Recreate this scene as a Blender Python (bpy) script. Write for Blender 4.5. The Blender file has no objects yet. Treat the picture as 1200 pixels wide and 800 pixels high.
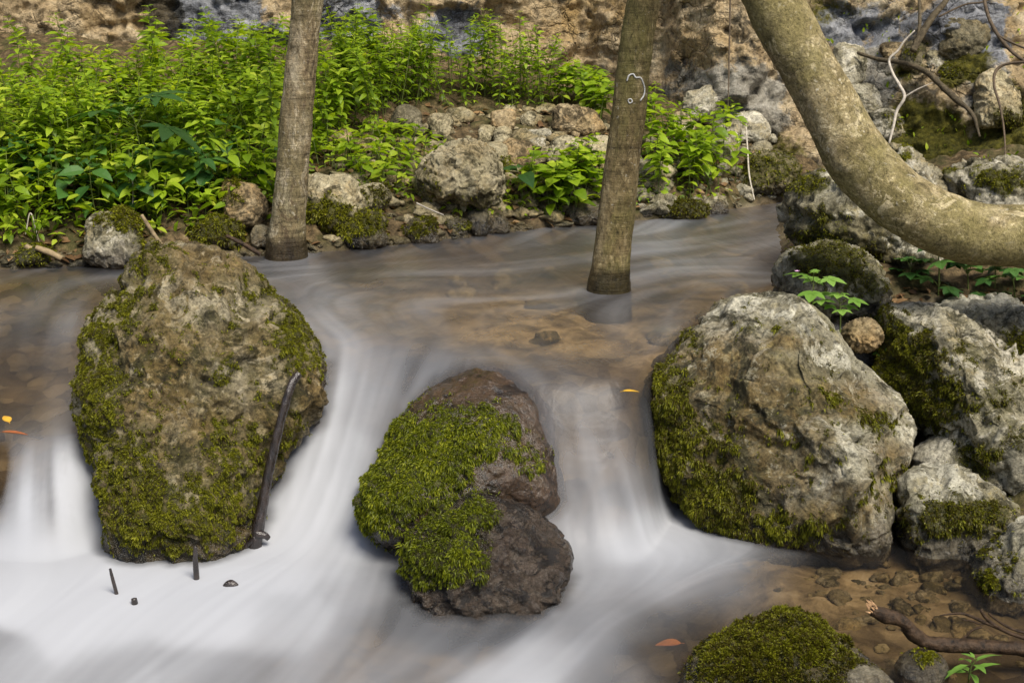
import bpy, bmesh, math, random
import numpy as np
from mathutils import Vector
from mathutils.bvhtree import BVHTree

R = math.radians
random.seed(7)
rng = np.random.default_rng(7)
SC = bpy.context.scene
COL = SC.collection

# ---------------------------------------------------------------- camera
CAM_H, PITCH, LENS = 1.3, 15.0, 50.0
cd = bpy.data.cameras.new('camera')
cam = bpy.data.objects.new('camera', cd)
COL.objects.link(cam)
cam.location = (0, 0, CAM_H)
cam.rotation_euler = (R(90 - PITCH), 0, 0)
cd.lens = LENS
cd.sensor_width = 36
cd.clip_start = 0.05
cd.clip_end = 500
cd.dof.use_dof = True
cd.dof.focus_distance = 4.6
cd.dof.aperture_fstop = 20
SC.camera = cam

# ---------------------------------------------------------------- sky and sun
SUN_EL, SUN_AZ = 56.0, 148.0          # azimuth clockwise from +Y (away from the camera)
w = bpy.data.worlds.new('World')
SC.world = w
w.use_nodes = True
nt = w.node_tree
sky = nt.nodes.new('ShaderNodeTexSky')
sky.sky_type = 'NISHITA'
sky.sun_disc = False
sky.sun_elevation = R(SUN_EL)
sky.sun_rotation = R(SUN_AZ)
sky.air_density = 1.0
sky.dust_density = 3.0
bg = nt.nodes['Background']
bg.inputs['Strength'].default_value = 0.095
nt.links.new(sky.outputs[0], bg.inputs['Color'])
sd = bpy.data.lights.new('sun', 'SUN')
sd.energy = 3.3
sd.angle = R(26)
sd.color = (1.0, 0.93, 0.80)
so = bpy.data.objects.new('sun', sd)
COL.objects.link(so)
sv = Vector((math.sin(R(SUN_AZ)) * math.cos(R(SUN_EL)), math.cos(R(SUN_AZ)) * math.cos(R(SUN_EL)), math.sin(R(SUN_EL))))
so.rotation_euler = sv.to_track_quat('Z', 'Y').to_euler()
so.location = sv * 20
SC.view_settings.view_transform = 'Standard'
SC.view_settings.look = 'None'
SC.view_settings.gamma = 1
SC.view_settings.use_curve_mapping = False
SC.view_settings.exposure = 0.62
SC.render.engine = 'CYCLES'
SC.cycles.use_denoising = True
SC.cycles.max_bounces = 8
SC.cycles.transparent_max_bounces = 24
SC.cycles.caustics_reflective = False
SC.cycles.caustics_refractive = False

# ---------------------------------------------------------------- picture <-> place
FPX = LENS / 36 * 1200
CAMP = np.array([0, 0, CAM_H])
FWD = np.array([0, math.cos(R(PITCH)), -math.sin(R(PITCH))])
UPV = np.array([0, math.sin(R(PITCH)), math.cos(R(PITCH))])
RGT = np.array([1.0, 0, 0])

def ray(px, py):
    px = np.asarray(px, float)[..., None]; py = np.asarray(py, float)[..., None]
    return FWD + (px - 600) / FPX * RGT - (py - 400) / FPX * UPV

def atY(px, py, Y):
    d = ray(px, py)
    return CAMP + d * (np.asarray(Y, float)[..., None] / d[..., 1:2])

def atD(px, py, D):
    return CAMP + ray(px, py) * D

def atZ(px, py, z):
    d = ray(px, py)
    return CAMP + d * ((z - CAM_H) / d[..., 2:3])

def pix(P):
    q = P - CAMP
    D = np.maximum(q @ FWD, 0.05)
    return 600 + FPX * (q @ RGT) / D, 400 - FPX * (q @ UPV) / D

# ---------------------------------------------------------------- noise
def _h(ix, iy, iz, s):
    h = (ix.astype(np.uint32) * np.uint32(374761393) + iy.astype(np.uint32) * np.uint32(668265263)
         + iz.astype(np.uint32) * np.uint32(2147483647) + np.uint32(s * 974711 % 4294967291))
    h = (h ^ (h >> np.uint32(13))) * np.uint32(1274126177)
    h = (h ^ (h >> np.uint32(16))) * np.uint32(2246822519)
    return h ^ (h >> np.uint32(15))

def gnoise(P, s=0):
    P = np.asarray(P, float)
    I = np.floor(P).astype(np.int64); f = P - I
    u = f * f * f * (f * (f * 6 - 15) + 10)
    out = 0
    for dx in (0, 1):
        for dy in (0, 1):
            for dz in (0, 1):
                h = _h(I[..., 0] + dx, I[..., 1] + dy, I[..., 2] + dz, s)
                gx = (h & np.uint32(1023)) / 511.5 - 1
                gy = ((h >> np.uint32(10)) & np.uint32(1023)) / 511.5 - 1
                gz = ((h >> np.uint32(20)) & np.uint32(1023)) / 511.5 - 1
                d = gx * (f[..., 0] - dx) + gy * (f[..., 1] - dy) + gz * (f[..., 2] - dz)
                wt = (u[..., 0] if dx else 1 - u[..., 0]) * (u[..., 1] if dy else 1 - u[..., 1]) * (u[..., 2] if dz else 1 - u[..., 2])
                out = out + d * wt
    return out * 1.25

def fbm(P, sc=1.0, octv=5, s=0, gain=0.5, ridged=False):
    P = np.asarray(P, float) * sc
    a, t, o = 1.0, 0.0, 0
    for k in range(octv):
        n = gnoise(P + 17.3 * k, s + k * 13)
        if ridged: n = 1 - 2 * np.abs(n) * 1.4
        o = o + a * n; t += a
        a *= gain; P = P * 2.03
    return o / t

def facets(P, sc, s=0, tilt=1.0):
    """blocky fractured field: each cell has its own height and tilt"""
    P = np.asarray(P, float) * sc
    P = P + 0.35 * np.stack([gnoise(P * 1.3, s + 91), gnoise(P * 1.3, s + 92), gnoise(P * 1.3, s + 93)], -1)
    I = np.floor(P).astype(np.int64)
    b1 = np.full(P.shape[:-1], 9.0); v1 = np.zeros_like(b1)
    b2 = np.full(P.shape[:-1], 9.0); v2 = np.zeros_like(b1)
    for dx in (-1, 0, 1):
        for dy in (-1, 0, 1):
            for dz in (-1, 0, 1):
                c = I + np.array([dx, dy, dz])
                h = _h(c[..., 0], c[..., 1], c[..., 2], s)
                h2 = _h(c[..., 0], c[..., 1], c[..., 2], s + 5)
                F = c + np.stack([(h & np.uint32(1023)) / 1023., ((h >> np.uint32(10)) & np.uint32(1023)) / 1023., ((h >> np.uint32(20)) & np.uint32(1023)) / 1023.], -1)
                d = P - F
                r = (d * d).sum(-1)
                g = np.stack([(h2 & np.uint32(1023)) / 511.5 - 1, ((h2 >> np.uint32(10)) & np.uint32(1023)) / 511.5 - 1, ((h2 >> np.uint32(20)) & np.uint32(1023)) / 511.5 - 1], -1)
                v = ((h >> np.uint32(5)) & np.uint32(1023)) / 511.5 * 0.3 - 0.3 + 1.5 * tilt * (d * g).sum(-1)
                n1 = r < b1
                n2 = (~n1) & (r < b2)
                b2 = np.where(n1, b1, np.where(n2, r, b2)); v2 = np.where(n1, v1, np.where(n2, v, v2))
                b1 = np.where(n1, r, b1); v1 = np.where(n1, v, v1)
    e = np.clip((np.sqrt(b2) - np.sqrt(b1)) / 0.10, 0, 1)
    wgt = 0.5 + 0.5 * e * e * (3 - 2 * e)
    return v1 * wgt + v2 * (1 - wgt)

def sm(t):
    t = np.clip(t, 0, 1)
    return t * t * (3 - 2 * t)

def sst(a, b, x):
    return sm((x - a) / (b - a))

def blobs(px, py, L):
    o = np.zeros_like(px)
    for (a, b, rx, ry, wt) in L:
        o = np.maximum(o, wt * np.exp(-(((px - a) / rx) ** 2 + ((py - b) / ry) ** 2) ** 1.5))
    return o

# ---------------------------------------------------------------- objects
def setp(o, label=None, cat=None, group=None, kind=None):
    if label: o['label'] = label
    if cat: o['category'] = cat
    if group: o['group'] = group
    if kind: o['kind'] = kind
    return o

def mk(name, V, F, mat=None, attrs=None, smooth=True, parent=None, origin=None):
    """one mesh object from arrays; F is an (n,k) array or a list of such arrays"""
    V = np.asarray(V, np.float32)
    if origin is None:
        origin = np.zeros(3) if parent is not None else np.array([V[:, 0].mean(), V[:, 1].mean(), V[:, 2].min()])
    origin = np.asarray(origin, float)
    base = np.array(parent.matrix_world.translation) if parent is not None else np.zeros(3)
    if parent is not None:
        Vl = V - base
    else:
        Vl = V - origin
    if not isinstance(F, list): F = [F]
    F = [np.asarray(f, np.int32) for f in F if len(f)]
    me = bpy.data.meshes.new(name)
    me.vertices.add(len(V))
    me.vertices.foreach_set('co', Vl.astype(np.float32).ravel())
    nl = sum(f.size for f in F)
    me.loops.add(nl)
    me.loops.foreach_set('vertex_index', np.concatenate([f.ravel() for f in F]))
    ls, off = [], 0
    for f in F:
        ls.append(off + np.arange(len(f), dtype=np.int32) * f.shape[1]); off += f.size
    me.polygons.add(sum(len(f) for f in F))
    me.polygons.foreach_set('loop_start', np.concatenate(ls))
    me.update(calc_edges=True)
    me.validate()
    me.polygons.foreach_set('use_smooth', np.full(len(me.polygons), smooth))
    for k, a in (attrs or {}).items():
        at = me.attributes.new(k, 'FLOAT', 'POINT')
        at.data.foreach_set('value', np.asarray(a, np.float32))
    if mat: me.materials.append(mat)
    o = bpy.data.objects.new(name, me)
    COL.objects.link(o)
    if parent is not None:
        o.parent = parent
    else:
        o.location = origin
        bpy.context.view_layer.update() if False else None
        o.matrix_world.translation = Vector(origin)
    return o

_ico = {}
def ico(n):
    if n not in _ico:
        bm = bmesh.new()
        bmesh.ops.create_icosphere(bm, subdivisions=n, radius=1)
        V = np.array([v.co[:] for v in bm.verts]); F = np.array([[v.index for v in f.verts] for f in bm.faces])
        bm.free()
        V /= np.linalg.norm(V, axis=1)[:, None]
        _ico[n] = (V, F)
    return _ico[n]

def vnormals(V, F):
    n = np.zeros_like(V)
    a = np.cross(V[F[:, 1]] - V[F[:, 0]], V[F[:, 2]] - V[F[:, 0]])
    for k in range(F.shape[1]): np.add.at(n, F[:, k], a)
    return n / np.maximum(np.linalg.norm(n, axis=1), 1e-9)[:, None]

def grid_faces(nx, ny):
    i = np.arange(nx * ny).reshape(ny, nx)
    return np.stack([i[:-1, :-1], i[:-1, 1:], i[1:, 1:], i[1:, :-1]], -1).reshape(-1, 4)

def catmull(P, n):
    P = np.asarray(P, float)
    if len(P) == 2: return P[0] + (P[1] - P[0]) * np.linspace(0, 1, n)[:, None]
    Q = np.vstack([2 * P[0] - P[1], P, 2 * P[-1] - P[-2]])
    t = np.linspace(0, len(P) - 1 - 1e-9, n)
    i = t.astype(int); f = (t - i)[:, None]
    a, b, c, d = Q[i], Q[i + 1], Q[i + 2], Q[i + 3]
    return 0.5 * (2 * b + (c - a) * f + (2 * a - 5 * b + 4 * c - d) * f ** 2 + (3 * b - a - 3 * c + d) * f ** 3)

def tube(P, rad, n=40, seg=12, cap=True, rough=0.0, rsc=8, seed=0):
    """swept tube with a radius per control point; returns V, F list, along(0..1)"""
    P = np.asarray(P, float)
    rad = np.asarray(rad, float) * np.ones(len(P))
    C = catmull(np.hstack([P, rad[:, None]]), n)
    r = np.maximum(C[:, 3], 1e-4); C = C[:, :3]
    T = np.gradient(C, axis=0); T /= np.linalg.norm(T, axis=1)[:, None]
    u = np.cross(T[0], [0.3, 0.5, 0.8]); u /= np.linalg.norm(u)
    th = np.linspace(0, 2 * math.pi, seg, endpoint=False)
    V = []
    for k in range(n):
        u = u - T[k] * (u @ T[k]); u /= np.linalg.norm(u)
        v = np.cross(T[k], u)
        V.append(C[k] + r[k] * (np.cos(th)[:, None] * u + np.sin(th)[:, None] * v))
    V = np.array(V).reshape(-1, 3)
    if rough:
        cc = np.repeat(C, seg, 0); dv = V - cc
        V = cc + dv * (1 + rough * fbm(V, rsc, 4, seed))[:, None]
    i = np.arange(n * seg).reshape(n, seg)
    j = np.roll(i, -1, 1)
    F = [np.stack([i[:-1], j[:-1], j[1:], i[1:]], -1).reshape(-1, 4)]
    if cap:
        V = np.vstack([V, C[0] - T[0] * r[0] * .3, C[-1] + T[-1] * r[-1] * .3])
        a, b = n * seg, n * seg + 1
        F.append(np.vstack([np.stack([np.full(seg, a), j[0], i[0]], -1), np.stack([np.full(seg, b), i[-1], j[-1]], -1)]))
    al = np.repeat(np.linspace(0, 1, n), seg)
    if cap: al = np.append(al, [0, 1])
    return V, F, al

def join(parts):
    """parts: list of (V, F list) -> V, F list"""
    Vs, Fs, off = [], {}, 0
    for V, F in parts:
        Vs.append(V)
        for f in (F if isinstance(F, list) else [F]):
            f = np.asarray(f)
            if len(f): Fs.setdefault(f.shape[1], []).append(f + off)
        off += len(V)
    return np.vstack(Vs), [np.vstack(v) for v in Fs.values()]

# ---------------------------------------------------------------- materials
class M:
    def __init__(s, name):
        s.m = bpy.data.materials.new(name); s.m.use_nodes = True
        s.t = s.m.node_tree
        s.t.nodes.clear()
        s.out = s.t.nodes.new('ShaderNodeOutputMaterial')
    def n(s, typ, ins=None, **props):
        nd = s.t.nodes.new('ShaderNode' + typ)
        for k, v in props.items(): setattr(nd, k, v)
        for k, v in (ins or {}).items():
            i = nd.inputs[k]
            if isinstance(v, bpy.types.NodeSocket): s.t.links.new(v, i)
            else: i.default_value = v
        return nd
    def noise(s, vec, scale, detail=6, rough=0.6, dist=0.0):
        return s.n('TexNoise', {'Vector': vec, 'Scale': scale, 'Detail': detail, 'Roughness': rough, 'Distortion': dist}).outputs[0]
    def ramp(s, fac, stops, interp='LINEAR'):
        nd = s.n('ValToRGB', {'Fac': fac}); cr = nd.color_ramp; cr.interpolation = interp
        while len(cr.elements) < len(stops): cr.elements.new(0.5)
        for e, (p, c) in zip(cr.elements, stops):
            e.position = p
            e.color = (c, c, c, 1) if isinstance(c, (int, float)) else (*c, 1)
        return nd.outputs[0]
    def mix(s, f, a, b, mode='MIX'):
        nd = s.n('Mix', data_type='RGBA', blend_type=mode)
        for idx, v in ((0, f), (6, a), (7, b)):
            i = nd.inputs[idx]
            if isinstance(v, bpy.types.NodeSocket): s.t.links.new(v, i)
            else: i.default_value = v if idx == 0 else (*v, 1)
        return nd.outputs[2]
    def math(s, op, a, b=0.5, c=None, clamp=False):
        nd = s.n('Math', operation=op); nd.use_clamp = clamp
        for k, v in enumerate((a, b) if c is None else (a, b, c)):
            if isinstance(v, bpy.types.NodeSocket): s.t.links.new(v, nd.inputs[k])
            else: nd.inputs[k].default_value = v
        return nd.outputs[0]
    def attr(s, name): return s.n('Attribute', attribute_name=name).outputs['Fac']
    def obj(s, stretch=None):
        co = s.n('TexCoord').outputs['Object']
        r = s.n('ObjectInfo').outputs['Random']
        c = s.n('CombineXYZ', {'X': s.math('MULTIPLY', r, 31.0), 'Y': s.math('MULTIPLY', r, 77.0), 'Z': s.math('MULTIPLY', r, 13.0)}).outputs[0]
        v = s.n('VectorMath', {0: co, 1: c}, operation='ADD').outputs[0]
        if stretch: v = s.n('VectorMath', {0: v, 1: stretch}, operation='MULTIPLY').outputs[0]
        return v
    def bump(s, h, strength, dist, normal=None):
        d = {'Height': h, 'Strength': strength, 'Distance': dist}
        if normal: d['Normal'] = normal
        return s.n('Bump', d).outputs[0]
    def done(s, sh):
        s.t.links.new(sh, s.out.inputs['Surface']); return s.m

def rock_material(name, dark, mid, pale, tint=(0.30, 0.20, 0.10), tint_amt=0.4, lichen=0.5, pale_at=0.56, scale=3.0, bump=1.0,
                  soil=(0.05, 0.048, 0.014), stain_shade_c=(0.10, 0.068, 0.025), crust=0.6):
    m = M(name); v = m.obj()
    big = m.noise(v, scale, 10, 0.70, 0.5)
    col = m.ramp(big, [(0.33, dark), (0.42, mid), (pale_at, [0.5 * (a + b) for a, b in zip(mid, pale)]), (0.66, pale)])
    t = m.noise(v, scale * 0.7 + 1.1, 6, 0.65, 0.6)
    tm = m.ramp(t, [(0.50, 0), (0.58, tint_amt)])
    col = m.mix(tm, col, tint)
    # lichen: broad pale crusts with ragged rims
    l = m.noise(v, scale * 1.5, 10, 0.72, 0.9)
    lm = m.ramp(l, [(0.585 - 0.12 * lichen, 0), (0.605 - 0.12 * lichen, min(1, lichen * 2.0))])
    lc = m.ramp(m.noise(v, 20, 6, 0.7), [(0.35, [c * .72 for c in pale]), (0.6, [min(1, c * 1.25) for c in pale])])
    col = m.mix(lm, col, lc)
    # brown staining, with the shade of hollows painted in as colour
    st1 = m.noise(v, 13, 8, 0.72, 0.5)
    stc = m.ramp(st1, [(0.3, [c * 0.35 for c in dark]), (0.45, stain_shade_c), (0.58, [c * 1.7 for c in stain_shade_c]), (0.74, mid)])
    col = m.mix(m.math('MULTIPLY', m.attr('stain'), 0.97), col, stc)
    # dark stains and specks
    s = m.noise(v, scale * 1.3, 11, 0.74, 0.7)
    sm_ = m.ramp(s, [(0.43, 0.9), (0.485, 0.0)])
    col = m.mix(sm_, col, m.ramp(st1, [(.4, [c * 0.35 for c in dark]), (.6, [c * 1.1 for c in dark])]))
    f = m.noise(v, 48, 6, 0.74)
    cr = m.noise(v, 24, 9, 0.8, 0.4)
    cm_ = m.ramp(cr, [(0.55, 0), (0.60, crust)])
    col = m.mix(cm_, col, m.mix(m.ramp(t, [(.4, 0), (.6, 1)]), pale, [min(1, c * 1.5) for c in tint]))
    fm = m.ramp(f, [(0.32, 0.22), (0.43, 0.75), (0.5, 1.0), (0.62, 1.2), (0.72, 1.5)])
    col = m.mix(1.0, col, fm, 'MULTIPLY')
    f2 = m.noise(v, 120, 5, 0.8)
    col = m.mix(1.0, col, m.ramp(f2, [(0.34, 0.5), (0.48, 1.0), (0.68, 1.25)]), 'MULTIPLY')
    # olive film and moss ground under the moss tufts
    mn = m.noise(v, 34, 7, 0.72)
    ff = m.math('MULTIPLY', m.ramp(m.math('ADD', m.attr('film'), m.math('SUBTRACT', m.noise(v, 8, 7, 0.7), 0.5)), [(0.1, 0), (0.7, 0.8)]), m.ramp(mn, [(.35, 1), (.62, .3)]))
    col = m.mix(ff, col, m.ramp(f, [(0.35, (0.02, 0.02, 0.006)), (0.52, (0.085, 0.078, 0.02)), (0.7, (0.19, 0.17, 0.06))]))
    mo = m.attr('moss')
    mf = m.ramp(m.math('ADD', mo, m.math('MULTIPLY', m.math('SUBTRACT', mn, 0.5), 0.8)), [(0.25, 0), (0.6, 0.95)])
    mc = m.ramp(mn, [(0.3, (0.014, 0.016, 0.003)), (0.5, soil), (0.68, (0.11, 0.11, 0.016))])
    col = m.mix(mf, col, mc)
    wet = m.attr('wet')
    col = m.mix(m.math('MULTIPLY', wet, 0.80), col, m.mix(1.0, col, (0.20, 0.165, 0.13), 'MULTIPLY'))
    rough = m.math('SUBTRACT', 0.9, m.math('MULTIPLY', wet, 0.80))
    hb = m.noise(v, 38, 8, 0.75)
    hv = m.n('TexVoronoi', {'Vector': v, 'Scale': 70.0}).outputs['Distance']
    h = m.math('ADD', hb, m.math('MULTIPLY', hv, 0.25))
    nb = m.bump(h, 0.75 * bump, 0.02)
    nb = m.bump(f2, 0.5 * bump, 0.006, nb)
    b = m.n('BsdfPrincipled', {'Base Color': col, 'Roughness': rough, 'Normal': nb, 'Specular IOR Level': m.math('ADD', 0.25, m.math('MULTIPLY', wet, 0.1)), 'Coat Weight': m.math('MULTIPLY', wet, 0.55), 'Coat Roughness': 0.12, 'Coat Normal': nb})
    return m.done(b.outputs[0])

def leaf_material(name, stops, transl=0.45, gloss=0.35):
    m = M(name)
    t = m.attr('tone')
    r = m.n('ObjectInfo').outputs['Random']
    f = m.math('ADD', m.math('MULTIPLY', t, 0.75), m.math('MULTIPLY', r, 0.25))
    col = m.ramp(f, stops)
    p = m.n('BsdfPrincipled', {'Base Color': col, 'Roughness': 0.45, 'Specular IOR Level': gloss})
    tr = m.n('BsdfTranslucent', {'Color': m.mix(1.0, col, (1.25, 1.2, 0.5), 'MULTIPLY')})
    return m.done(m.n('MixShader', {0: transl, 1: p.outputs[0], 2: tr.outputs[0]}).outputs[0])

def plain(name, col, rough=0.7, spec=0.3, nscale=20, var=0.4, bump=0.3, stretch=None):
    m = M(name); v = m.obj(stretch)
    n = m.noise(v, nscale, 6, 0.65)
    c = m.ramp(n, [(0.3, [x * (1 - var) for x in col]), (0.7, [min(1, x * (1 + var)) for x in col])])
    b = m.n('BsdfPrincipled', {'Base Color': c, 'Roughness': rough, 'Specular IOR Level': spec, 'Normal': m.bump(n, bump, 0.01)})
    return m.done(b.outputs[0])

MAT = {}
MAT['rock_left'] = rock_material('mossy limestone', (0.026, 0.023, 0.011), (0.085, 0.07, 0.033), (0.38, 0.335, 0.235), (0.20, 0.14, 0.055), 0.45, 0.36, 0.58, 4.6)
MAT['rock_right'] = rock_material('pale limestone', (0.055, 0.05, 0.028), (0.18, 0.165, 0.11), (0.44, 0.42, 0.335), (0.17, 0.135, 0.05), 0.3, 0.42, 0.58, 3.4)
MAT['rock_pale'] = rock_material('chalky limestone', (0.06, 0.055, 0.03), (0.22, 0.20, 0.13), (0.48, 0.45, 0.36), (0.20, 0.15, 0.06), 0.25, 0.4, 0.57, 3.6)
MAT['rock_wet'] = rock_material('wet brown rock', (0.03, 0.018, 0.010), (0.10, 0.062, 0.034), (0.22, 0.15, 0.095), (0.14, 0.08, 0.04), 0.4, 0.1, 0.62, 5.0, 0.6, crust=0.2)
MAT['rock_wet_grey'] = rock_material('wet grey rock', (0.03, 0.022, 0.014), (0.12, 0.09, 0.062), (0.30, 0.245, 0.19), (0.14, 0.09, 0.06), 0.3, 0.15, 0.6, 7.0, 1.6, crust=0.35)
MAT['rock_bank'] = rock_material('bank limestone', (0.07, 0.06, 0.03), (0.25, 0.215, 0.125), (0.46, 0.41, 0.28), (0.25, 0.18, 0.08), 0.4, 0.25, 0.58, 4.0, 0.7)
MAT['rock_tan'] = rock_material('tan limestone', (0.08, 0.06, 0.03), (0.28, 0.21, 0.11), (0.42, 0.34, 0.21), (0.32, 0.2, 0.08), 0.4, 0.2, 0.56, 3.5)
MAT['rock_dark'] = rock_material('damp grey rock', (0.03, 0.027, 0.016), (0.095, 0.083, 0.048), (0.25, 0.22, 0.145), (0.15, 0.11, 0.045), 0.4, 0.25, 0.6, 4.0)
MOSS = [(0.0, (0.022, 0.024, 0.004)), (0.18, (0.07, 0.052, 0.012)), (0.38, (0.10, 0.105, 0.008)), (0.7, (0.23, 0.235, 0.014)), (1.0, (0.42, 0.39, 0.03))]
MOSSB = [(0.0, (0.012, 0.02, 0.003)), (0.16, (0.045, 0.042, 0.008)), (0.40, (0.085, 0.11, 0.005)), (0.75, (0.21, 0.235, 0.010)), (1.0, (0.44, 0.43, 0.03))]
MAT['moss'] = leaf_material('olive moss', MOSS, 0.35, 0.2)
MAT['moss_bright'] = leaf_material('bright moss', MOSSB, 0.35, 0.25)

# ---------------------------------------------------------------- the lie of the land
shore_px = [(-300, 335), (0, 315), (120, 311), (300, 300), (400, 295), (480, 285), (560, 275), (700, 262), (770, 257), (830, 250), (925, 236), (1000, 232)]
_sp = np.array([atZ(a, b, 0.0) for a, b in shore_px])
def shoreY(x): return np.interp(x, _sp[:, 0], _sp[:, 1])

def cliff_base(x):
    return np.interp(x, [-25, -9, -5, -3.5, -1, 0.5, 0.95, 1.2, 1.8, 2.3, 3, 5, 8, 12, 25],
                     [6.0, 7.8, 8.7, 9.0, 9.3, 9.3, 9.0, 8.35, 8.15, 7.6, 7.2, 6.4, 5.0, 3.0, -4])
def cliff_lean(x):
    return np.interp(x, [-4, 0.9, 1.4, 2.0, 2.6], [0.12, 0.12, 0.35, 0.75, 0.8])

XL = [-4, -1.75, -1.5, -1.42, -1.33, -1.2, -0.9, -0.62, -0.35, -0.1, 0.1, 0.25, 0.42, 0.6, 0.72, 3]
YL = [4.62, 4.57, 4.53, 4.58, 4.78, 5.0, 5.1, 5.1, 5.0, 4.74, 4.64, 4.66, 4.7, 5.1, 5.3, 5.3]
LL = [0.28, 0.27, 0.26, 0.27, 0.34, 0.6, 0.85, 0.9, 0.85, 0.6, 0.5, 0.52, 0.55, 0.4, 0.3, 0.3]
_x = np.arange(-6, 6, 0.01)
_k = np.exp(-0.5 * (np.arange(-24, 25) * 0.01 / 0.05) ** 2); _k /= _k.sum()
YL = np.convolve(np.pad(np.interp(_x, XL, YL), 24, mode='edge'), _k, 'valid')
LL = np.convolve(np.pad(np.interp(_x, XL, LL), 24, mode='edge'), _k, 'valid')
XL = _x
def water_z(x, y):
    Yl = np.interp(x, XL, YL); L = np.interp(x, XL, LL)
    lw = 1 - sst(-1.35, -0.8, x)
    up = -(0.25 * lw + 0.03 * (1 - lw)) * sst(0, 1, (5.9 - y) / 1.5)
    q = np.clip((Yl - y) / L, 0, 1)
    S = q * q * q * (q * (q * 6 - 15) + 10)
    S = np.where(x < -1.1, sst(0, 1, np.clip((Yl - y) / L / 1.25, 0, 1) ** 0.85), S)
    low = -0.565 - 0.03 * np.clip(4.2 - y, 0, 3)
    low = low - 0.03 * (1 - sst(0.2, 0.7, x)) * sst(0, 1, (4.0 - y) / 0.6)
    z = up * (1 - S) + low * S
    return z

def right_shore(y):
    return np.interp(y, [0, 3, 3.6, 4.0, 4.4, 4.8, 5.2, 6, 7, 8, 9], [1.9, 1.75, 1.62, 1.5, 1.36, 1.2, 1.1, 1.12, 1.3, 1.55, 1.7])

def ground_z(x, y, fine=True):
    P = np.stack([x, y, np.zeros_like(x)], -1)
    n = fbm(P, 2.2, 5, 3)
    wz = water_z(x, y)
    dep = np.where(y > np.interp(x, XL, YL), 0.11, 0.16)
    dep = dep * (1 - 0.6 * sst(0.55, 0.85, x) * (y < 4.9))
    bed = wz - dep + 0.045 * n
    s = y - shoreY(x)
    bank = 0.0 + 0.16 * (1 - np.exp(-np.maximum(s, 0) / 0.22)) + 0.205 * np.maximum(s, 0) + 0.07 * n
    z = bed * (1 - sst(-0.22, 0.05, s)) + bank * sst(-0.22, 0.05, s)
    r = x - right_shore(y)
    lvl = -0.62 + 0.6 * sst(4.9, 5.7, y)
    rb = lvl + 0.10 * (1 - np.exp(-np.maximum(r, 0) / 0.15)) + np.interp(y, [0, 4.9, 5.6, 6.5, 9], [.16, .16, .05, .12, .3]) * np.maximum(r, 0) + 0.04 * n
    k = sst(-0.18, 0.05, r)
    z = np.where(s < 0.1, z * (1 - k) + np.maximum(rb, z) * k, np.maximum(z, z * (1 - k) + rb * k))
    l = -2.9 - x
    lb = wz + 0.1 + 0.35 * np.maximum(l, 0)
    k = sst(-0.2, 0.2, l)
    z = z * (1 - k) + np.maximum(lb, z) * k
    f = 1.3 - y
    k = sst(0, 1.0, f)
    z = z * (1 - k) + (-0.45 + 0.05 * n) * k
    return np.minimum(z, 2.2)

def hit(px, py):
    """where the ray through a pixel meets the ground or the cliff"""
    px = np.atleast_1d(np.asarray(px, float)); py = np.atleast_1d(np.asarray(py, float))
    d = ray(px, py)
    res = np.zeros((len(px), 3)); done = np.zeros(len(px), bool)
    for Y in np.arange(3.0, 11.5, 0.02):
        P = CAMP + d * (Y / d[:, 1:2])
        g = ground_z(P[:, 0], P[:, 1])
        c = cliff_base(P[:, 0]) + cliff_lean(P[:, 0]) * np.maximum(P[:, 2], 0) < Y
        h = ((P[:, 2] < g) | c) & ~done
        res[h] = P[h]; done |= h
        if done.all(): break
    return res

# ground: one sheet out to the horizon, fine where the stream is
def axis(lo, hi, step, far, grow=1.35):
    a = list(np.arange(lo, hi + 1e-6, step)); s = step
    while a[-1] < far: s *= grow; a.append(a[-1] + s)
    s = step
    while a[0] > -far: s *= grow; a.insert(0, a[0] - s)
    return np.array(a)
gx = axis(-3.6, 3.4, 0.022, 60); gy = axis(2.6, 9.6, 0.022, 60)
GX, GY = np.meshgrid(gx, gy)
GZ = ground_z(GX.ravel(), GY.ravel())
GP = np.stack([GX.ravel(), GY.ravel(), GZ], -1)
wzz = water_z(GX.ravel(), GY.ravel())
dry = sst(-0.02, 0.06, GZ - wzz)
rub = facets(GP, 9, 4) * 0.5 + fbm(GP, 14, 4, 9)
GP[:, 2] += (0.016 + 0.02 * dry) * rub
gpx, gpy = pix(GP)
sand = blobs(gpx + 40 * fbm(GP, 3, 3, 77), gpy + 20 * fbm(GP, 3, 3, 78), [(660, 380, 150, 45, 1), (800, 350, 120, 30, .6), (760, 420, 50, 20, .8), (1000, 690, 130, 45, .9), (1080, 740, 90, 40, .7), (900, 740, 60, 40, .5)]) * (1 - dry)
m = M('stream bed and leaf litter'); v = m.n('TexCoord').outputs['Object']
bedv = m.n('TexVoronoi', {'Vector': m.n('VectorMath', {0: v, 1: m.n('VectorMath', {0: m.n('TexNoise', {'Vector': v, 'Scale': 6.0}).outputs['Color'], 'Scale': 0.12}, operation='SCALE').outputs[0]}, operation='ADD').outputs[0], 'Scale': 13.0, 'Randomness': 1.0})
bedc = m.ramp(m.n('SeparateColor', {0: bedv.outputs['Color']}).outputs[0], [(0.0, (0.06, 0.045, 0.025)), (0.45, (0.14, 0.11, 0.07)), (0.8, (0.18, 0.145, 0.09)), (1.0, (0.24, 0.20, 0.135))])
bedc = m.mix(1.0, bedc, m.ramp(bedv.outputs['Distance'], [(0.0, 1.0), (0.62, 0.85), (0.9, 0.6)]), 'MULTIPLY')
bedc = m.mix(1.0, bedc, m.ramp(m.noise(v, 2.3, 6, 0.6), [(0.38, 0.3), (0.62, 1.35)]), 'MULTIPLY')
soiln = m.noise(v, 24, 8, 0.72)
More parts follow.
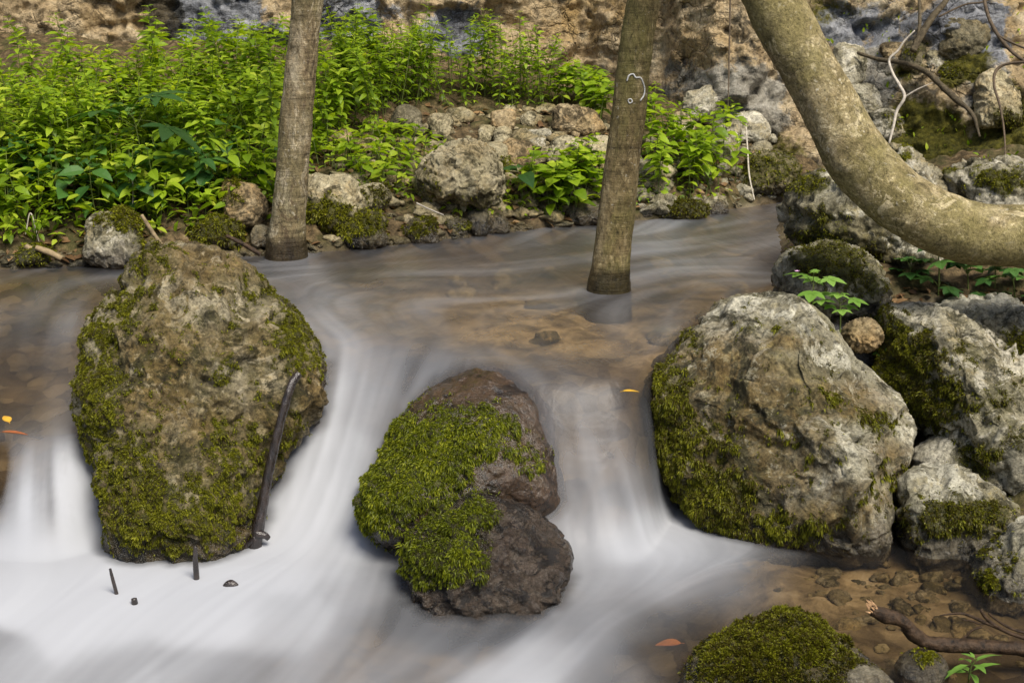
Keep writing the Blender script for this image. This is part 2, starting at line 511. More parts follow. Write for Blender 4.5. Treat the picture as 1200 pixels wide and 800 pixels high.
soil = m.ramp(soiln, [(0.3, (0.02, 0.014, 0.007)), (0.47, (0.07, 0.05, 0.025)), (0.6, (0.17, 0.12, 0.06)), (0.72, (0.32, 0.25, 0.15))])
soil = m.mix(m.ramp(m.noise(v, 5, 6, 0.6), [(0.48, 0), (0.6, 0.5)]), soil, (0.05, 0.06, 0.015))
col = m.mix(m.attr('dry'), bedc, soil)
sandn = m.noise(v, 7, 6, 0.65, .5)
col = m.mix(m.math('MULTIPLY', m.attr('sand'), m.ramp(sandn, [(.34, .25), (.55, 1)])), col, m.ramp(sandn, [(.35, (.24, .19, .115)), (.55, (.50, .41, .27)), (.7, (.66, .58, .44))]))
b = m.n('BsdfPrincipled', {'Base Color': col, 'Roughness': 0.85, 'Specular IOR Level': 0.2, 'Normal': m.bump(m.math('ADD', soiln, m.math('MULTIPLY', bedv.outputs['Distance'], -0.5)), 0.8, 0.03)})
MAT['ground'] = m.done(b.outputs[0])
g = mk('ground', GP, grid_faces(len(gx), len(gy)), MAT['ground'], {'dry': dry, 'sand': sand}, origin=(0, 0, 0))
setp(g, 'brown gravel stream bed rising into dark soil banks littered with dead leaves', 'ground', kind='structure')

# ---------------------------------------------------------------- cliff behind
cx = axis(-3.9, 3.9, 0.014, 14, 1.3)
cz = list(np.arange(-0.3, 1.45, 0.012)); st = 0.012
while cz[-1] < 6.0: st *= 1.18; cz.append(cz[-1] + st)
cz = np.array(cz)
CX, CZ = np.meshgrid(cx, cz); CX = CX.ravel(); CZ = CZ.ravel()
CY = cliff_base(CX) + cliff_lean(CX) * np.maximum(CZ, 0)
P = np.stack([CX, CY, CZ], -1)
near = np.exp(-np.maximum(np.abs(CX) - 4, 0))
dis = 0.16 * fbm(P, 1.1, 3, 21) + 0.07 * facets(P * [1, 1, 1.3], 2.6, 22, 1.1) + 0.032 * facets(P * [1, 1, 1.5], 5.0, 23, 1.2) + 0.016 * facets(P * [1, 1, 1.4], 13, 24, 1.3) + 0.008 * facets(P, 32, 27, 1.2) + 0.012 * fbm(P, 7, 5, 25, 0.6, True) + 0.010 * fbm(P, 35, 3, 26)
P[:, 1] -= dis * near
P[:, 2] += 0.25 * dis * near * (CZ > 0)
cpx, cpy = pix(P)
wob = 40 * fbm(P, 3.0, 4, 31)
wob2 = 30 * fbm(P, 3.0, 4, 37)
grey = blobs(cpx + wob, cpy + wob2, [(250, 25, 60, 50, 1), (400, 40, 45, 60, 1), (320, 60, 90, 40, .6), (540, 35, 40, 40, 1), (455, 10, 30, 20, .4), (860, 120, 70, 90, .35), (1010, 30, 120, 40, .6), (1130, 40, 60, 60, .9), (720, 20, 50, 20, .2)])
darkm = blobs(cpx + wob, cpy + wob2, [(185, 25, 22, 50, 1), (865, 40, 40, 90, .35), (900, 205, 60, 30, .8), (1110, 62, 40, 16, .5), (800, 180, 30, 40, .4), (560, 80, 40, 12, .5)])  # the upper left recess gets its shade painted in as colour
pale = blobs(cpx + wob, cpy + wob2, [(860, 130, 60, 70, .9), (1010, 110, 50, 60, .8), (1160, 110, 40, 40, .7), (800, 90, 40, 40, .5), (1050, 150, 30, 20, .5)])
mossc = blobs(cpx + wob, cpy + wob2, [(1080, 160, 60, 50, 1), (1180, 150, 40, 60, 1), (1130, 80, 40, 20, .9), (1040, 190, 60, 40, .9), (900, 190, 60, 40, .55), (1120, 190, 80, 30, .9), (960, 10, 60, 20, .5), (1060, 85, 30, 20, .6)])
ochre = blobs(cpx + wob, cpy + wob2, [(700, 25, 60, 40, .9), (640, 50, 50, 40, .6), (480, 30, 40, 30, .5), (130, 40, 60, 40, .5), (830, 60, 50, 40, .6), (1190, 20, 30, 60, .6)])
m = M('cliff limestone'); v = m.n('TexCoord').outputs['Object']
zn = m.noise(v, 5.0, 10, 0.72, 0.6)
def zone(nm, amt=1.0):
    return m.ramp(m.math('ADD', m.attr(nm), m.math('MULTIPLY', m.math('SUBTRACT', zn, 0.5), 1.5)), [(0.36, 0), (0.50, amt)])
n1 = m.noise(v, 4.5, 9, 0.7, 0.5)
tan = m.ramp(n1, [(0.28, (0.14, 0.105, 0.06)), (0.40, (0.40, 0.295, 0.165)), (0.54, (0.55, 0.43, 0.26)), (0.68, (0.66, 0.56, 0.38))])
tan = m.mix(m.math('MULTIPLY', m.attr('ochre'), m.ramp(m.noise(v, 6, 5, 0.6), [(0.42, 0), (0.56, 0.8)])), tan, (0.40, 0.26, 0.09))
gr = m.ramp(n1, [(0.3, (0.03, 0.033, 0.04)), (0.42, (0.19, 0.205, 0.235)), (0.56, (0.32, 0.335, 0.365)), (0.70, (0.48, 0.49, 0.50))])
col = m.mix(zone('grey', .95), tan, gr)
pl = m.ramp(n1, [(0.3, (0.12, 0.105, 0.075)), (0.5, (0.36, 0.335, 0.275)), (0.66, (0.55, 0.52, 0.45))])
col = m.mix(zone('pale'), col, pl)
st_ = m.ramp(m.noise(m.n('VectorMath', {0: v, 1: (1, 1, .35)}, operation='MULTIPLY').outputs[0], 9, 7, 0.7), [(0.34, 0.7), (0.43, 0)])
col = m.mix(st_, col, (0.035, 0.032, 0.027))
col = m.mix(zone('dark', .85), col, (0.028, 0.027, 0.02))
mn = m.noise(v, 22, 7, 0.7)
mf = m.ramp(m.math('ADD', m.math('MULTIPLY', m.attr('moss'), 1.1), m.math('MULTIPLY', m.math('SUBTRACT', mn, 0.5), 1.0)), [(0.3, 0), (0.6, 1)])
col = m.mix(mf, col, m.ramp(mn, [(0.3, (0.03, 0.032, 0.005)), (0.48, (0.085, 0.08, 0.012)), (0.66, (0.17, 0.15, 0.022))]))
ckv = m.n('VectorMath', {0: m.n('VectorMath', {0: v, 1: (1, 1, 1.7)}, operation='MULTIPLY').outputs[0], 1: m.n('VectorMath', {0: m.n('TexNoise', {'Vector': v, 'Scale': 5.0, 'Detail': 6.0}).outputs['Color'], 'Scale': 0.35}, operation='SCALE').outputs[0]}, operation='ADD').outputs[0]
ck = m.n('TexVoronoi', {'Vector': ckv, 'Scale': 6.0}, feature='DISTANCE_TO_EDGE').outputs['Distance']
ck2 = m.n('TexVoronoi', {'Vector': ckv, 'Scale': 17.0}, feature='DISTANCE_TO_EDGE').outputs['Distance']
ckm = m.ramp(m.noise(v, 3.1, 5, .6), [(.46, .1), (.62, .8)])
col = m.mix(m.math('MULTIPLY', m.ramp(ck, [(0.0, .9), (0.04, 0)]), ckm), col, (0.03, 0.027, 0.022))
col = m.mix(m.math('MULTIPLY', m.ramp(ck2, [(0.0, .7), (0.06, 0)]), ckm), col, (0.04, 0.036, 0.03))
f = m.noise(v, 42, 5, 0.7)
col = m.mix(1.0, col, m.ramp(f, [(0.3, 0.4), (0.47, 0.9), (0.7, 1.3)]), 'MULTIPLY')
b = m.n('BsdfPrincipled', {'Base Color': col, 'Roughness': 0.9, 'Specular IOR Level': 0.2, 'Normal': m.bump(m.math('ADD', m.math('ADD', m.noise(v, 28, 8, 0.78), m.math('MULTIPLY', n1, 2.0)), m.math('MULTIPLY', m.ramp(ck, [(0, 0), (.08, 1)]), ckm)), 1.0, 0.03)})
MAT['cliff'] = m.done(b.outputs[0])
o = mk('cliff', P, grid_faces(len(cx), len(cz)), MAT['cliff'], {'grey': grey, 'dark': darkm, 'pale': pale, 'moss': mossc, 'ochre': ochre}, origin=(0, 9.3, 0))
setp(o, 'rough tan and blue grey limestone cliff closing the view behind the stream', 'cliff', kind='structure')

# ---------------------------------------------------------------- rocks
ROCKS = []       # (V, F) of what stands in the water
def moss_tufts(V, F, mo, n, ln=0.013, wd=0.0026, hang=0.5, seed=0, clump=55):
    r = np.random.default_rng(seed)
    A = np.linalg.norm(np.cross(V[F[:, 1]] - V[F[:, 0]], V[F[:, 2]] - V[F[:, 0]]), axis=1) / 2
    nf = vnormals(V, F)
    wq = A * np.clip(mo[F].mean(1), 0, 1) ** 1.3
    fn = nf[F].mean(1)
    ce = V[F].mean(1)
    vis = ((CAMP - ce) * fn).sum(1) > -0.25 * np.linalg.norm(CAMP - ce, axis=1)
    wq = wq * vis
    if wq.sum() <= 0: return None
    fi = r.choice(len(F), n, p=wq / wq.sum())
    u = r.random((n, 2)); fl = u.sum(1) > 1; u[fl] = 1 - u[fl]
    p = V[F[fi, 0]] * (1 - u.sum(1))[:, None] + V[F[fi, 1]] * u[:, :1] + V[F[fi, 2]] * u[:, 1:]
    nn = fn[fi]
    c = 1.5 * fbm(p, clump, 3, seed + 1, .6) + .5 * fbm(p, clump * 2.6, 2, seed + 2)
    keep = r.random(n) < np.clip(0.62 + 1.5 * c, 0.06, 1)
    p, nn, c = p[keep], nn[keep], c[keep]; n = len(p)
    side = np.clip(1 - nn[:, 2], 0, 1.3)[:, None]
    d = nn * 0.75 + r.normal(size=(n, 3)) * 0.45 + np.array([0, 0, -1]) * hang * side
    d /= np.linalg.norm(d, axis=1)[:, None]
    s = np.cross(d, r.normal(size=(n, 3))); s /= np.linalg.norm(s, axis=1)[:, None]
    l = (ln * (0.4 + r.random(n) * 1.0) * (1 + 0.8 * np.clip(c, -.5, .8)) * (1 + 1.2 * np.clip(fbm(p, 17, 2, seed + 4), -.5, .6)))[:, None]
    wv = (wd * (0.6 + r.random(n) * 0.8))[:, None]
    q = np.cross(s, d)
    base = p + nn * (0.006 * np.clip(c, 0, 1))[:, None]
    v0 = base; v1 = base + d * l * .5 + s * wv + q * l * .06; v2 = base + d * l * .5 - s * wv + q * l * .06
    v3 = base + d * l + np.array([0, 0, -1]) * l * 0.35 * hang
    VV = np.stack([v0, v1, v3, v2], 1).reshape(-1, 3)
    i = np.arange(n)[:, None] * 4
    FF = np.hstack([i, i + 1, i + 2, i + 3])
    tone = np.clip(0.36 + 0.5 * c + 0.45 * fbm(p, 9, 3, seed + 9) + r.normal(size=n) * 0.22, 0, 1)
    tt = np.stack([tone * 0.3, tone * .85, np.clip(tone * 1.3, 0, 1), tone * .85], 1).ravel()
    return VV, FF, tt

def rock(outline, Y, thick, mat, label, seed, name='boulder', sub=6, lean=0.3, e=0.8, amp=0.03, fac=0.05, bumps=(), moss=(), moss_up=0.0,
         wet=0.0, stain=(), mosspad=1.0, grit=1.0, wetline=True, tufts=0, mossmat='moss', tl=0.008, tw=0.0024, hang=0.5, cat='rock', group=None, block=True, cut=(), moss_n=0.55, off=0.0):
    out = np.array(outline, float)
    c = out.mean(0) if len(out) > 5 else out.mean(0)
    D = Y / ray(c[0], c[1])[1]
    a = (out[:, 0] - c[0]) / FPX * D; b = -(out[:, 1] - c[1]) / FPX * D
    th = np.arctan2(b, a); rr = np.hypot(a, b); k = np.argsort(th); th, rr = th[k], rr[k]
    V, F = ico(sub); V = V.copy()
    u, v, w_ = V[:, 0], V[:, 1], V[:, 2]
    t = np.arctan2(v, u)
    RR = np.interp(t, th, rr, period=2 * math.pi)
    for dt in (-0.05, 0.05): RR = RR + np.interp(t + dt, th, rr, period=2 * math.pi)
    RR /= 3
    sr = np.hypot(u, v)
    ps = np.sqrt(1 - w_ * w_) ** e
    pw = np.sign(w_) * np.abs(w_) ** e
    ca, sa = np.cos(t), np.sin(t)
    pa, pb = RR * ps * ca, RR * ps * sa
    Cc = atD(c[0], c[1], D)
    qx, qy = c[0] + pa * FPX / D, c[1] - pb * FPX / D        # where each point sits on the outline's own plane
    dep = thick * pw
    for (bx, by, br, bam) in bumps:
        dep = dep + (w_ > -0.2) * bam * np.exp(-((qx - bx) ** 2 + (qy - by) ** 2) / br ** 2)
    dep = dep - lean * pb
    V = Cc + pa[:, None] * RGT + pb[:, None] * UPV - dep[:, None] * FWD
    for (nx, ny, nz, dd) in cut:                              # flat broken faces
        n_ = np.array([nx, ny, nz], float); n_ /= np.linalg.norm(n_)
        ex = (V - Cc) @ n_ - dd
        V = V - n_ * (np.where(ex > 0, ex * 0.85, 0))[:, None]
    N_ = vnormals(V, F)
    size = rr.mean()
    amp, fac = amp * min(1, size / 0.16 + .1), fac * min(1, size / 0.16 + .1)
    S = V + seed * 3.7
    dsp = amp * fbm(S, 1.1 / size, 4, seed) + fac * facets(S, 1.5 / size, seed + 2, 1.0) * 0.8 + fac * 0.55 * facets(S, 4.0 / size, seed + 3, 1.2)
    ks = min(1, size / 0.32) if size > 0.2 else 0.5 * size / 0.32
    S2 = S * (1 if ks == 1 else 0.6 / ks + .4)
    dsp = dsp + grit * ks * 0.011 * fbm(S2, 8, 5, seed + 4, 0.6, True) * sst(-.3, .4, fbm(S, 3, 3, seed + 14)) + grit * ks * 0.010 * facets(S2, 9, seed + 12, 1.2) + grit * ks * 0.005 * facets(S2, 24, seed + 13, 1.2) + grit * ks * 0.004 * fbm(S, 30, 4, seed + 5, .6, True)
    V = V + N_ * (dsp * min(1, 0.4 + size))[:, None]
    tb = np.arctan2(-(out[:, 1] - c[1]), out[:, 0] - c[0]); rb_ = np.hypot(out[:, 0] - c[0], out[:, 1] - c[1]); ko = np.argsort(tb)
    bins = np.linspace(-math.pi, math.pi, 97); bc = 0.5 * (bins[1:] + bins[:-1])
    for _ in range(2):
        qx, qy = pix(V)
        ph = np.arctan2(-(qy - c[1]), qx - c[0]); pr_ = np.hypot(qx - c[0], qy - c[1])
        mx = np.zeros(96); np.maximum.at(mx, np.clip(np.digitize(ph, bins) - 1, 0, 95), pr_)
        mx = np.where(mx <= 0, np.interp(bc, tb[ko], rb_[ko], period=2 * math.pi), mx)
        sc_ = np.clip(np.interp(bc, tb[ko], rb_[ko], period=2 * math.pi) / mx, 0.7, 1.3)
        sc_ = sc_ * 1.02
        sc_ = (np.roll(sc_, 1) + sc_ * 2 + np.roll(sc_, -1)) / 4
        sv_ = np.interp(ph, bc, sc_, period=2 * math.pi)
        of = V - Cc
        oa, ob = of @ RGT, of @ UPV
        V = V + ((sv_ - 1) * oa)[:, None] * RGT + ((sv_ - 1) * ob)[:, None] * UPV
    N_ = vnormals(V, F)
    qx, qy = pix(V)
    film = np.zeros(len(V)); sta = np.zeros(len(V))
    jx = qx + 16 * fbm(S, 9, 3, 71); jy = qy + 16 * fbm(S, 9, 3, 72)
    if len(moss): film = blobs(jx, jy, moss)
    if len(stain): sta = np.clip(blobs(jx, jy, stain) * 1.15 + 0.5 * fbm(S, 14, 4, 75) * (blobs(jx, jy, stain) > .05), 0, 1)  # dark blobs: brown staining plus painted shade in the rock hollows
    film = np.maximum(film, moss_up * sst(0.25, 0.85, N_[:, 2]))
    mo = film + moss_n * (1.0 * fbm(S, 11, 4, seed + 6, .6) + 1.5 * fbm(S, 38, 3, seed + 8)) - 0.08
    mo = np.where(film > 0.02, sst(0.25, 0.8, mo), 0)
    if wetline: mo = mo * sst(-0.02, 0.05, V[:, 2] - water_z(V[:, 0], V[:, 1]) + 0.03 * fbm(S, 14, 3, 8))
    V = V + N_ * (mo * mosspad * (0.004 + 0.014 * np.clip(fbm(S, 26, 3, seed + 7) * 1.6 + .35, 0, 1.2)))[:, None]
    wz = water_z(V[:, 0], V[:, 1])
    we = np.full(len(V), float(wet))
    if wetline: we = np.maximum(we, 1 - sst(0.04, 0.14, V[:, 2] - wz - 0.06 * fbm(S, 12, 3, 5)))
    we = we * (1 - 0.7 * mo)
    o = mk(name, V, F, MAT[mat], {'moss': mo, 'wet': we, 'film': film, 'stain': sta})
    setp(o, label, cat, group)
    if tufts:
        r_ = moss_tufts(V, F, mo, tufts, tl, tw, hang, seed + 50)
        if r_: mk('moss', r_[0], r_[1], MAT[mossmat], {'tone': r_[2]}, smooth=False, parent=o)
    if block: ROCKS.append((V, F))
    return o

LEFT = [(169,288),(200,284),(230,286),(266,295),(292,309),(307,327),(328,347),(348,368),(364,393),(377,419),(383,440),(384,470),(372,495),(340,530),(320,570),(308,610),(296,640),(286,675),(200,690),(128,680),(123,634),(118,588),(108,537),(95,501),(87,475),(90,445),(97,414),(95,393),(110,368),(133,342),(150,311)]
rock(LEFT, 4.76, 0.34, 'rock_left', 'largest mossy boulder, between the left waterfall and the white chute', 11, sub=8, lean=0.32, amp=0.03, fac=0.04,
     bumps=[(365, 465, 26, 0.05), (240, 330, 70, 0.02), (150, 480, 60, 0.05), (235, 560, 60, 0.05), (120, 430, 40, 0.03)],
     moss=[(115, 470, 40, 120, .62), (150, 350, 50, 60, .5), (200, 600, 120, 60, .72), (150, 560, 60, 80, .62), (350, 395, 45, 60, .62), (310, 340, 45, 40, .42), (280, 530, 70, 60, .5), (110, 400, 35, 60, .55), (230, 430, 110, 80, .27), (180, 310, 40, 40, .42), (300, 600, 40, 60, .5), (250, 370, 90, 50, .25), (240, 600, 80, 60, .66), (235, 470, 170, 210, .31), (330, 500, 40, 60, .4)],
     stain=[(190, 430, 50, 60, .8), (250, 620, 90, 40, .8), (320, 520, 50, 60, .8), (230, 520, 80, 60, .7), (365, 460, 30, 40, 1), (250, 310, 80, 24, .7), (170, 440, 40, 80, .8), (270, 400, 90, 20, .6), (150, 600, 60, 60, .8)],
     tufts=170000, tl=0.0062, tw=0.0020, hang=0.8, mosspad=.7)
MID = [(546,434),(575,430),(600,437),(624,455),(642,481),(652,515),(658,540),(662,569),(655,594),(636,610),(600,618),(500,640),(452,640),(434,622),(426,593),(444,549),(460,520),(478,483),(497,461),(523,445)]
rock(MID, 4.54, 0.27, 'rock_wet', 'dark wet boulder mid-stream with a bright green moss cap and water sliding over its shoulders', 23, sub=7, lean=0.45, amp=0.012, fac=0.010, grit=.45, wet=1.0,
     bumps=[(560, 520, 60, 0.04), (470, 570, 45, 0.03), (600, 605, 50, -0.05)],
     moss=[(500, 530, 65, 58, .95), (452, 580, 52, 50, 1.0), (560, 515, 70, 42, .7), (620, 540, 35, 30, .36), (530, 585, 50, 35, .6), (535, 484, 35, 18, .7), (595, 505, 40, 20, .36)],
     tufts=80000, mossmat='moss_bright', tl=0.0095, tw=0.0020, mosspad=2.0, hang=1.1)
FRONT = [(478,642),(487,623),(512,603),(541,584),(575,580),(609,590),(639,607),(661,628),(671,648),(665,680),(640,725),(580,740),(540,745),(500,735),(482,690),(474,660)]
rock(FRONT, 4.08, 0.16, 'rock_wet_grey', 'low wet rock in front of the mid-stream boulder, moss only on its left half', 31, sub=7, lean=0.35, amp=0.018, fac=0.03, wet=1.0, grit=1.0,
     bumps=[(540, 630, 40, 0.02)], moss=[(525, 640, 44, 45, 1.0), (560, 610, 28, 25, .9), (500, 650, 30, 35, 1.0), (555, 660, 22, 25, .8)],
     tufts=40000, mossmat='moss_bright', tl=0.0095, tw=0.0020, mosspad=2.0, hang=1.1)
RIGHT = [(855,350),(891,345),(922,344),(954,360),(981,387),(999,417),(1026,439),(1053,463),(1070,491),(1071,518),(1062,545),(1050,563),(1046,590),(1048,630),(1040,665),(954,670),(913,668),(868,655),(832,618),(810,588),(787,552),(769,516),(762,488),(756,464),(765,441),(783,419),(805,396),(828,374)]
rock([(a_ - 10 * max(0, min(1, (900 - a_) / 120)), b_) for a_, b_ in RIGHT], 4.81, 0.42, 'rock_right', 'large pale grey boulder on the right, brown and mossy on its stream side', 47, sub=8, lean=0.40, e=0.85, amp=0.03, fac=0.035, grit=.55, cut=[(.6, -.45, .6, .34), (-.5, -.85, .1, .40)],
     bumps=[(985, 470, 70, 0.10), (930, 420, 40, 0.05), (990, 560, 50, 0.05), (1030, 500, 40, 0.04), (850, 500, 50, -0.04), (930, 590, 50, -0.03)],
     moss=[(785, 500, 36, 90, .75), (835, 590, 55, 55, .8), (900, 620, 90, 30, .6), (770, 450, 22, 40, .6), (870, 540, 60, 60, .3), (1000, 610, 60, 40, .3), (975, 468, 45, 16, .45), (1020, 492, 40, 18, .5), (815, 400, 25, 25, .4), (890, 385, 40, 18, .35), (830, 540, 40, 60, .5), (1040, 560, 30, 30, .35), (960, 540, 60, 40, .18), (900, 500, 150, 150, .24)],
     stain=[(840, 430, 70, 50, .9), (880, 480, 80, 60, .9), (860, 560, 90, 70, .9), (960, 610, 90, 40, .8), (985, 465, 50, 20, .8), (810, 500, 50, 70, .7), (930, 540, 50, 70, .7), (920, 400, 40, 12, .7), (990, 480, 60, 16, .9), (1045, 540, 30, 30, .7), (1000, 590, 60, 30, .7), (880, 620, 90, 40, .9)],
     tufts=90000, tl=0.009, tw=0.0022, hang=1.2)
BACKR = [(1021,378),(1035,360),(1071,354),(1102,359),(1138,374),(1174,402),(1215,420),(1250,440),(1275,500),(1255,570),(1210,600),(1170,585),(1140,560),(1116,530),(1080,505),(1060,480),(1030,446),(1015,410)]
rock(BACKR, 5.0, 0.36, 'rock_pale', 'creased pale boulder at the right edge, moss on its upper left flank', 53, sub=7, lean=0.5, amp=0.03, fac=0.04, grit=.6, cut=[(.3, -.6, .75, .25), (-.8, -.5, .2, .26)],
     bumps=[(1110, 400, 40, 0.05), (1150, 480, 50, 0.05)], moss=[(1060, 420, 50, 50, .9), (1090, 470, 50, 40, .8), (1120, 410, 40, 20, .45), (1160, 470, 40, 30, .4), (1190, 510, 40, 20, .45), (1035, 380, 20, 30, .7), (1150, 530, 40, 20, .6), (1130, 460, 120, 90, .26)],
     tufts=60000, tl=0.008, tw=0.0022, hang=0.7)
SMALL = [(1044,572),(1053,558),(1093,542),(1120,545),(1152,563),(1179,580),(1197,599),(1185,615),(1160,640),(1134,668),(1102,690),(1071,685),(1058,650),(1050,617)]
rock(SMALL, 4.42, 0.22, 'rock_right', 'small angular rock with a flat pale top and mossy front, below the creased boulder', 61, sub=6, lean=0.3, e=0.7, amp=0.02, fac=0.035,
     cut=[(0.1, -0.3, 1.0, 0.11), (-0.1, -1, 0.15, 0.14)], moss=[(1120, 605, 60, 30, .85), (1075, 610, 30, 40, .5), (1150, 600, 40, 20, .8)], tufts=9000, hang=0.8)
FARR = [(1127,690),(1134,653),(1152,630),(1179,612),(1215,604),(1250,630),(1260,690),(1240,740),(1190,750),(1150,735),(1132,712)]
rock(FARR, 4.15, 0.2, 'rock_right', 'rounded grey green rock cut by the right edge, at the brown shallows', 67, sub=6, lean=0.3, amp=0.02, fac=0.03,
     moss=[(1150, 690, 30, 30, .6), (1185, 670, 30, 20, .4), (1160, 640, 30, 20, .4), (1190, 700, 30, 20, .3)], tufts=5000)
FG = [(806,775),(825,758),(854,744),(879,729),(908,719),(937,717),(956,729),(977,746),(1002,760),(1026,779),(1050,805),(1060,850),(1040,900),(900,920),(810,900),(790,830)]
rock(FG, 3.52, 0.16, 'rock_dark', 'moss covered hump in the near shallows at the bottom of the photo', 71, sub=7, lean=0.6, amp=0.015, fac=0.02,
     moss=[(860, 770, 70, 50, 1.0), (930, 750, 60, 40, 1.0), (990, 785, 40, 25, .6), (1010, 800, 40, 20, .6), (900, 800, 100, 40, .8)], tufts=90000, tl=0.008, tw=0.0020, hang=0.3)
rock([(984,785),(998,779),(1020,780),(1040,792),(1052,812),(1040,840),(1000,840),(986,815)], 3.42, 0.07, 'rock_pale', 'small pale stone bare of moss beside the near mossy hump', 73, name='stone', sub=5, amp=0.012, fac=0.015, cat='stone')
rock([(1049,778),(1060,765),(1080,760),(1103,768),(1112,785),(1108,805),(1080,815),(1055,805)], 3.55, 0.07, 'rock_dark', 'small dark pebbly stone under the broken branch', 79, name='stone', sub=5, amp=0.012, fac=0.015, cat='stone', moss=[(1080, 770, 20, 12, .5)], tufts=1200)
rock([(1000,345+30),(1010,372),(1030,380),(1036,398),(1020,412),(996,408),(984,392)], 5.1, 0.08, 'rock_tan', 'small brown stone wedged between the two large right boulders', 83, name='stone', sub=5, cat='stone', wetline=False)
rock([(1068,530),(1085,516),(1120,512),(1142,528),(1150,552),(1130,570),(1090,565),(1070,552)], 4.75, 0.12, 'rock_pale', 'pale ledge stone in the gap above the small angular rock', 87, name='stone', sub=5, cat='stone', fac=0.02, moss=[(1140, 545, 25, 18, .8)], tufts=1200, wetline=False)
rock([(1130,535),(1150,530),(1172,545),(1180,565),(1165,578),(1140,570)], 4.65, 0.07, 'rock_pale', 'little mossy stone squeezed below the creased boulder', 89, name='stone', sub=5, cat='stone', moss=[(1150, 545, 25, 18, .8)], tufts=1200, wetline=False)
rock([(905,318),(918,296),(945,288),(985,285),(1015,295),(1036,318),(1045,345),(1035,375),(990,390),(940,380),(910,350)], 5.5, 0.25, 'rock_right', 'squat mossy rock behind the flowering seedling at the pool edge', 91, sub=6, lean=0.3, fac=0.04, moss=[(970, 310, 50, 30, .9), (1010, 330, 40, 35, .6), (1000, 360, 50, 25, .4)], tufts=9000)
rock([(911,245),(930,218),(956,199),(975,196),(1010,205),(1050,200),(1085,210),(1110,260),(1115,310),(1080,340),(1030,335),(985,325),(950,300),(918,268)], 6.0, 0.32, 'rock_right', 'leaning slab of grey mossy rock underneath the curved trunk', 97, sub=6, lean=0.2, fac=0.05, moss=[(945, 215, 35, 18, .9), (960, 270, 40, 40, .6), (1000, 300, 50, 30, .5)], tufts=8000)
rock([(1030,190),(1042,168),(1062,172),(1085,190),(1110,215),(1105,250),(1060,260),(1030,230)], 6.3, 0.2, 'rock_pale', 'pale ridge of rock peeping over the curved trunk', 99, sub=6, fac=0.04, wetline=False, moss=[(1060, 180, 15, 10, .6)], tufts=1500)
rock([(1100,205),(1120,192),(1160,188),(1205,190),(1250,200),(1260,240),(1230,270),(1150,268),(1108,240)], 6.2, 0.25, 'rock_pale', 'pale flat topped rock with moss speckles above the trunk at the right edge', 101, sub=6, fac=0.04, wetline=False, moss=[(1170, 212, 40, 20, .8), (1115, 205, 15, 10, .6)], tufts=6000)
rock([(1085,365),(1110,350),(1150,348),(1200,358),(1240,380),(1240,430),(1190,430),(1120,400)], 5.35, 0.2, 'rock_right', 'low dark backed rock behind the creased boulder under the ivy', 103, sub=6, fac=0.04, wetline=False, moss=[(1190, 400, 30, 15, .6)], tufts=2500)

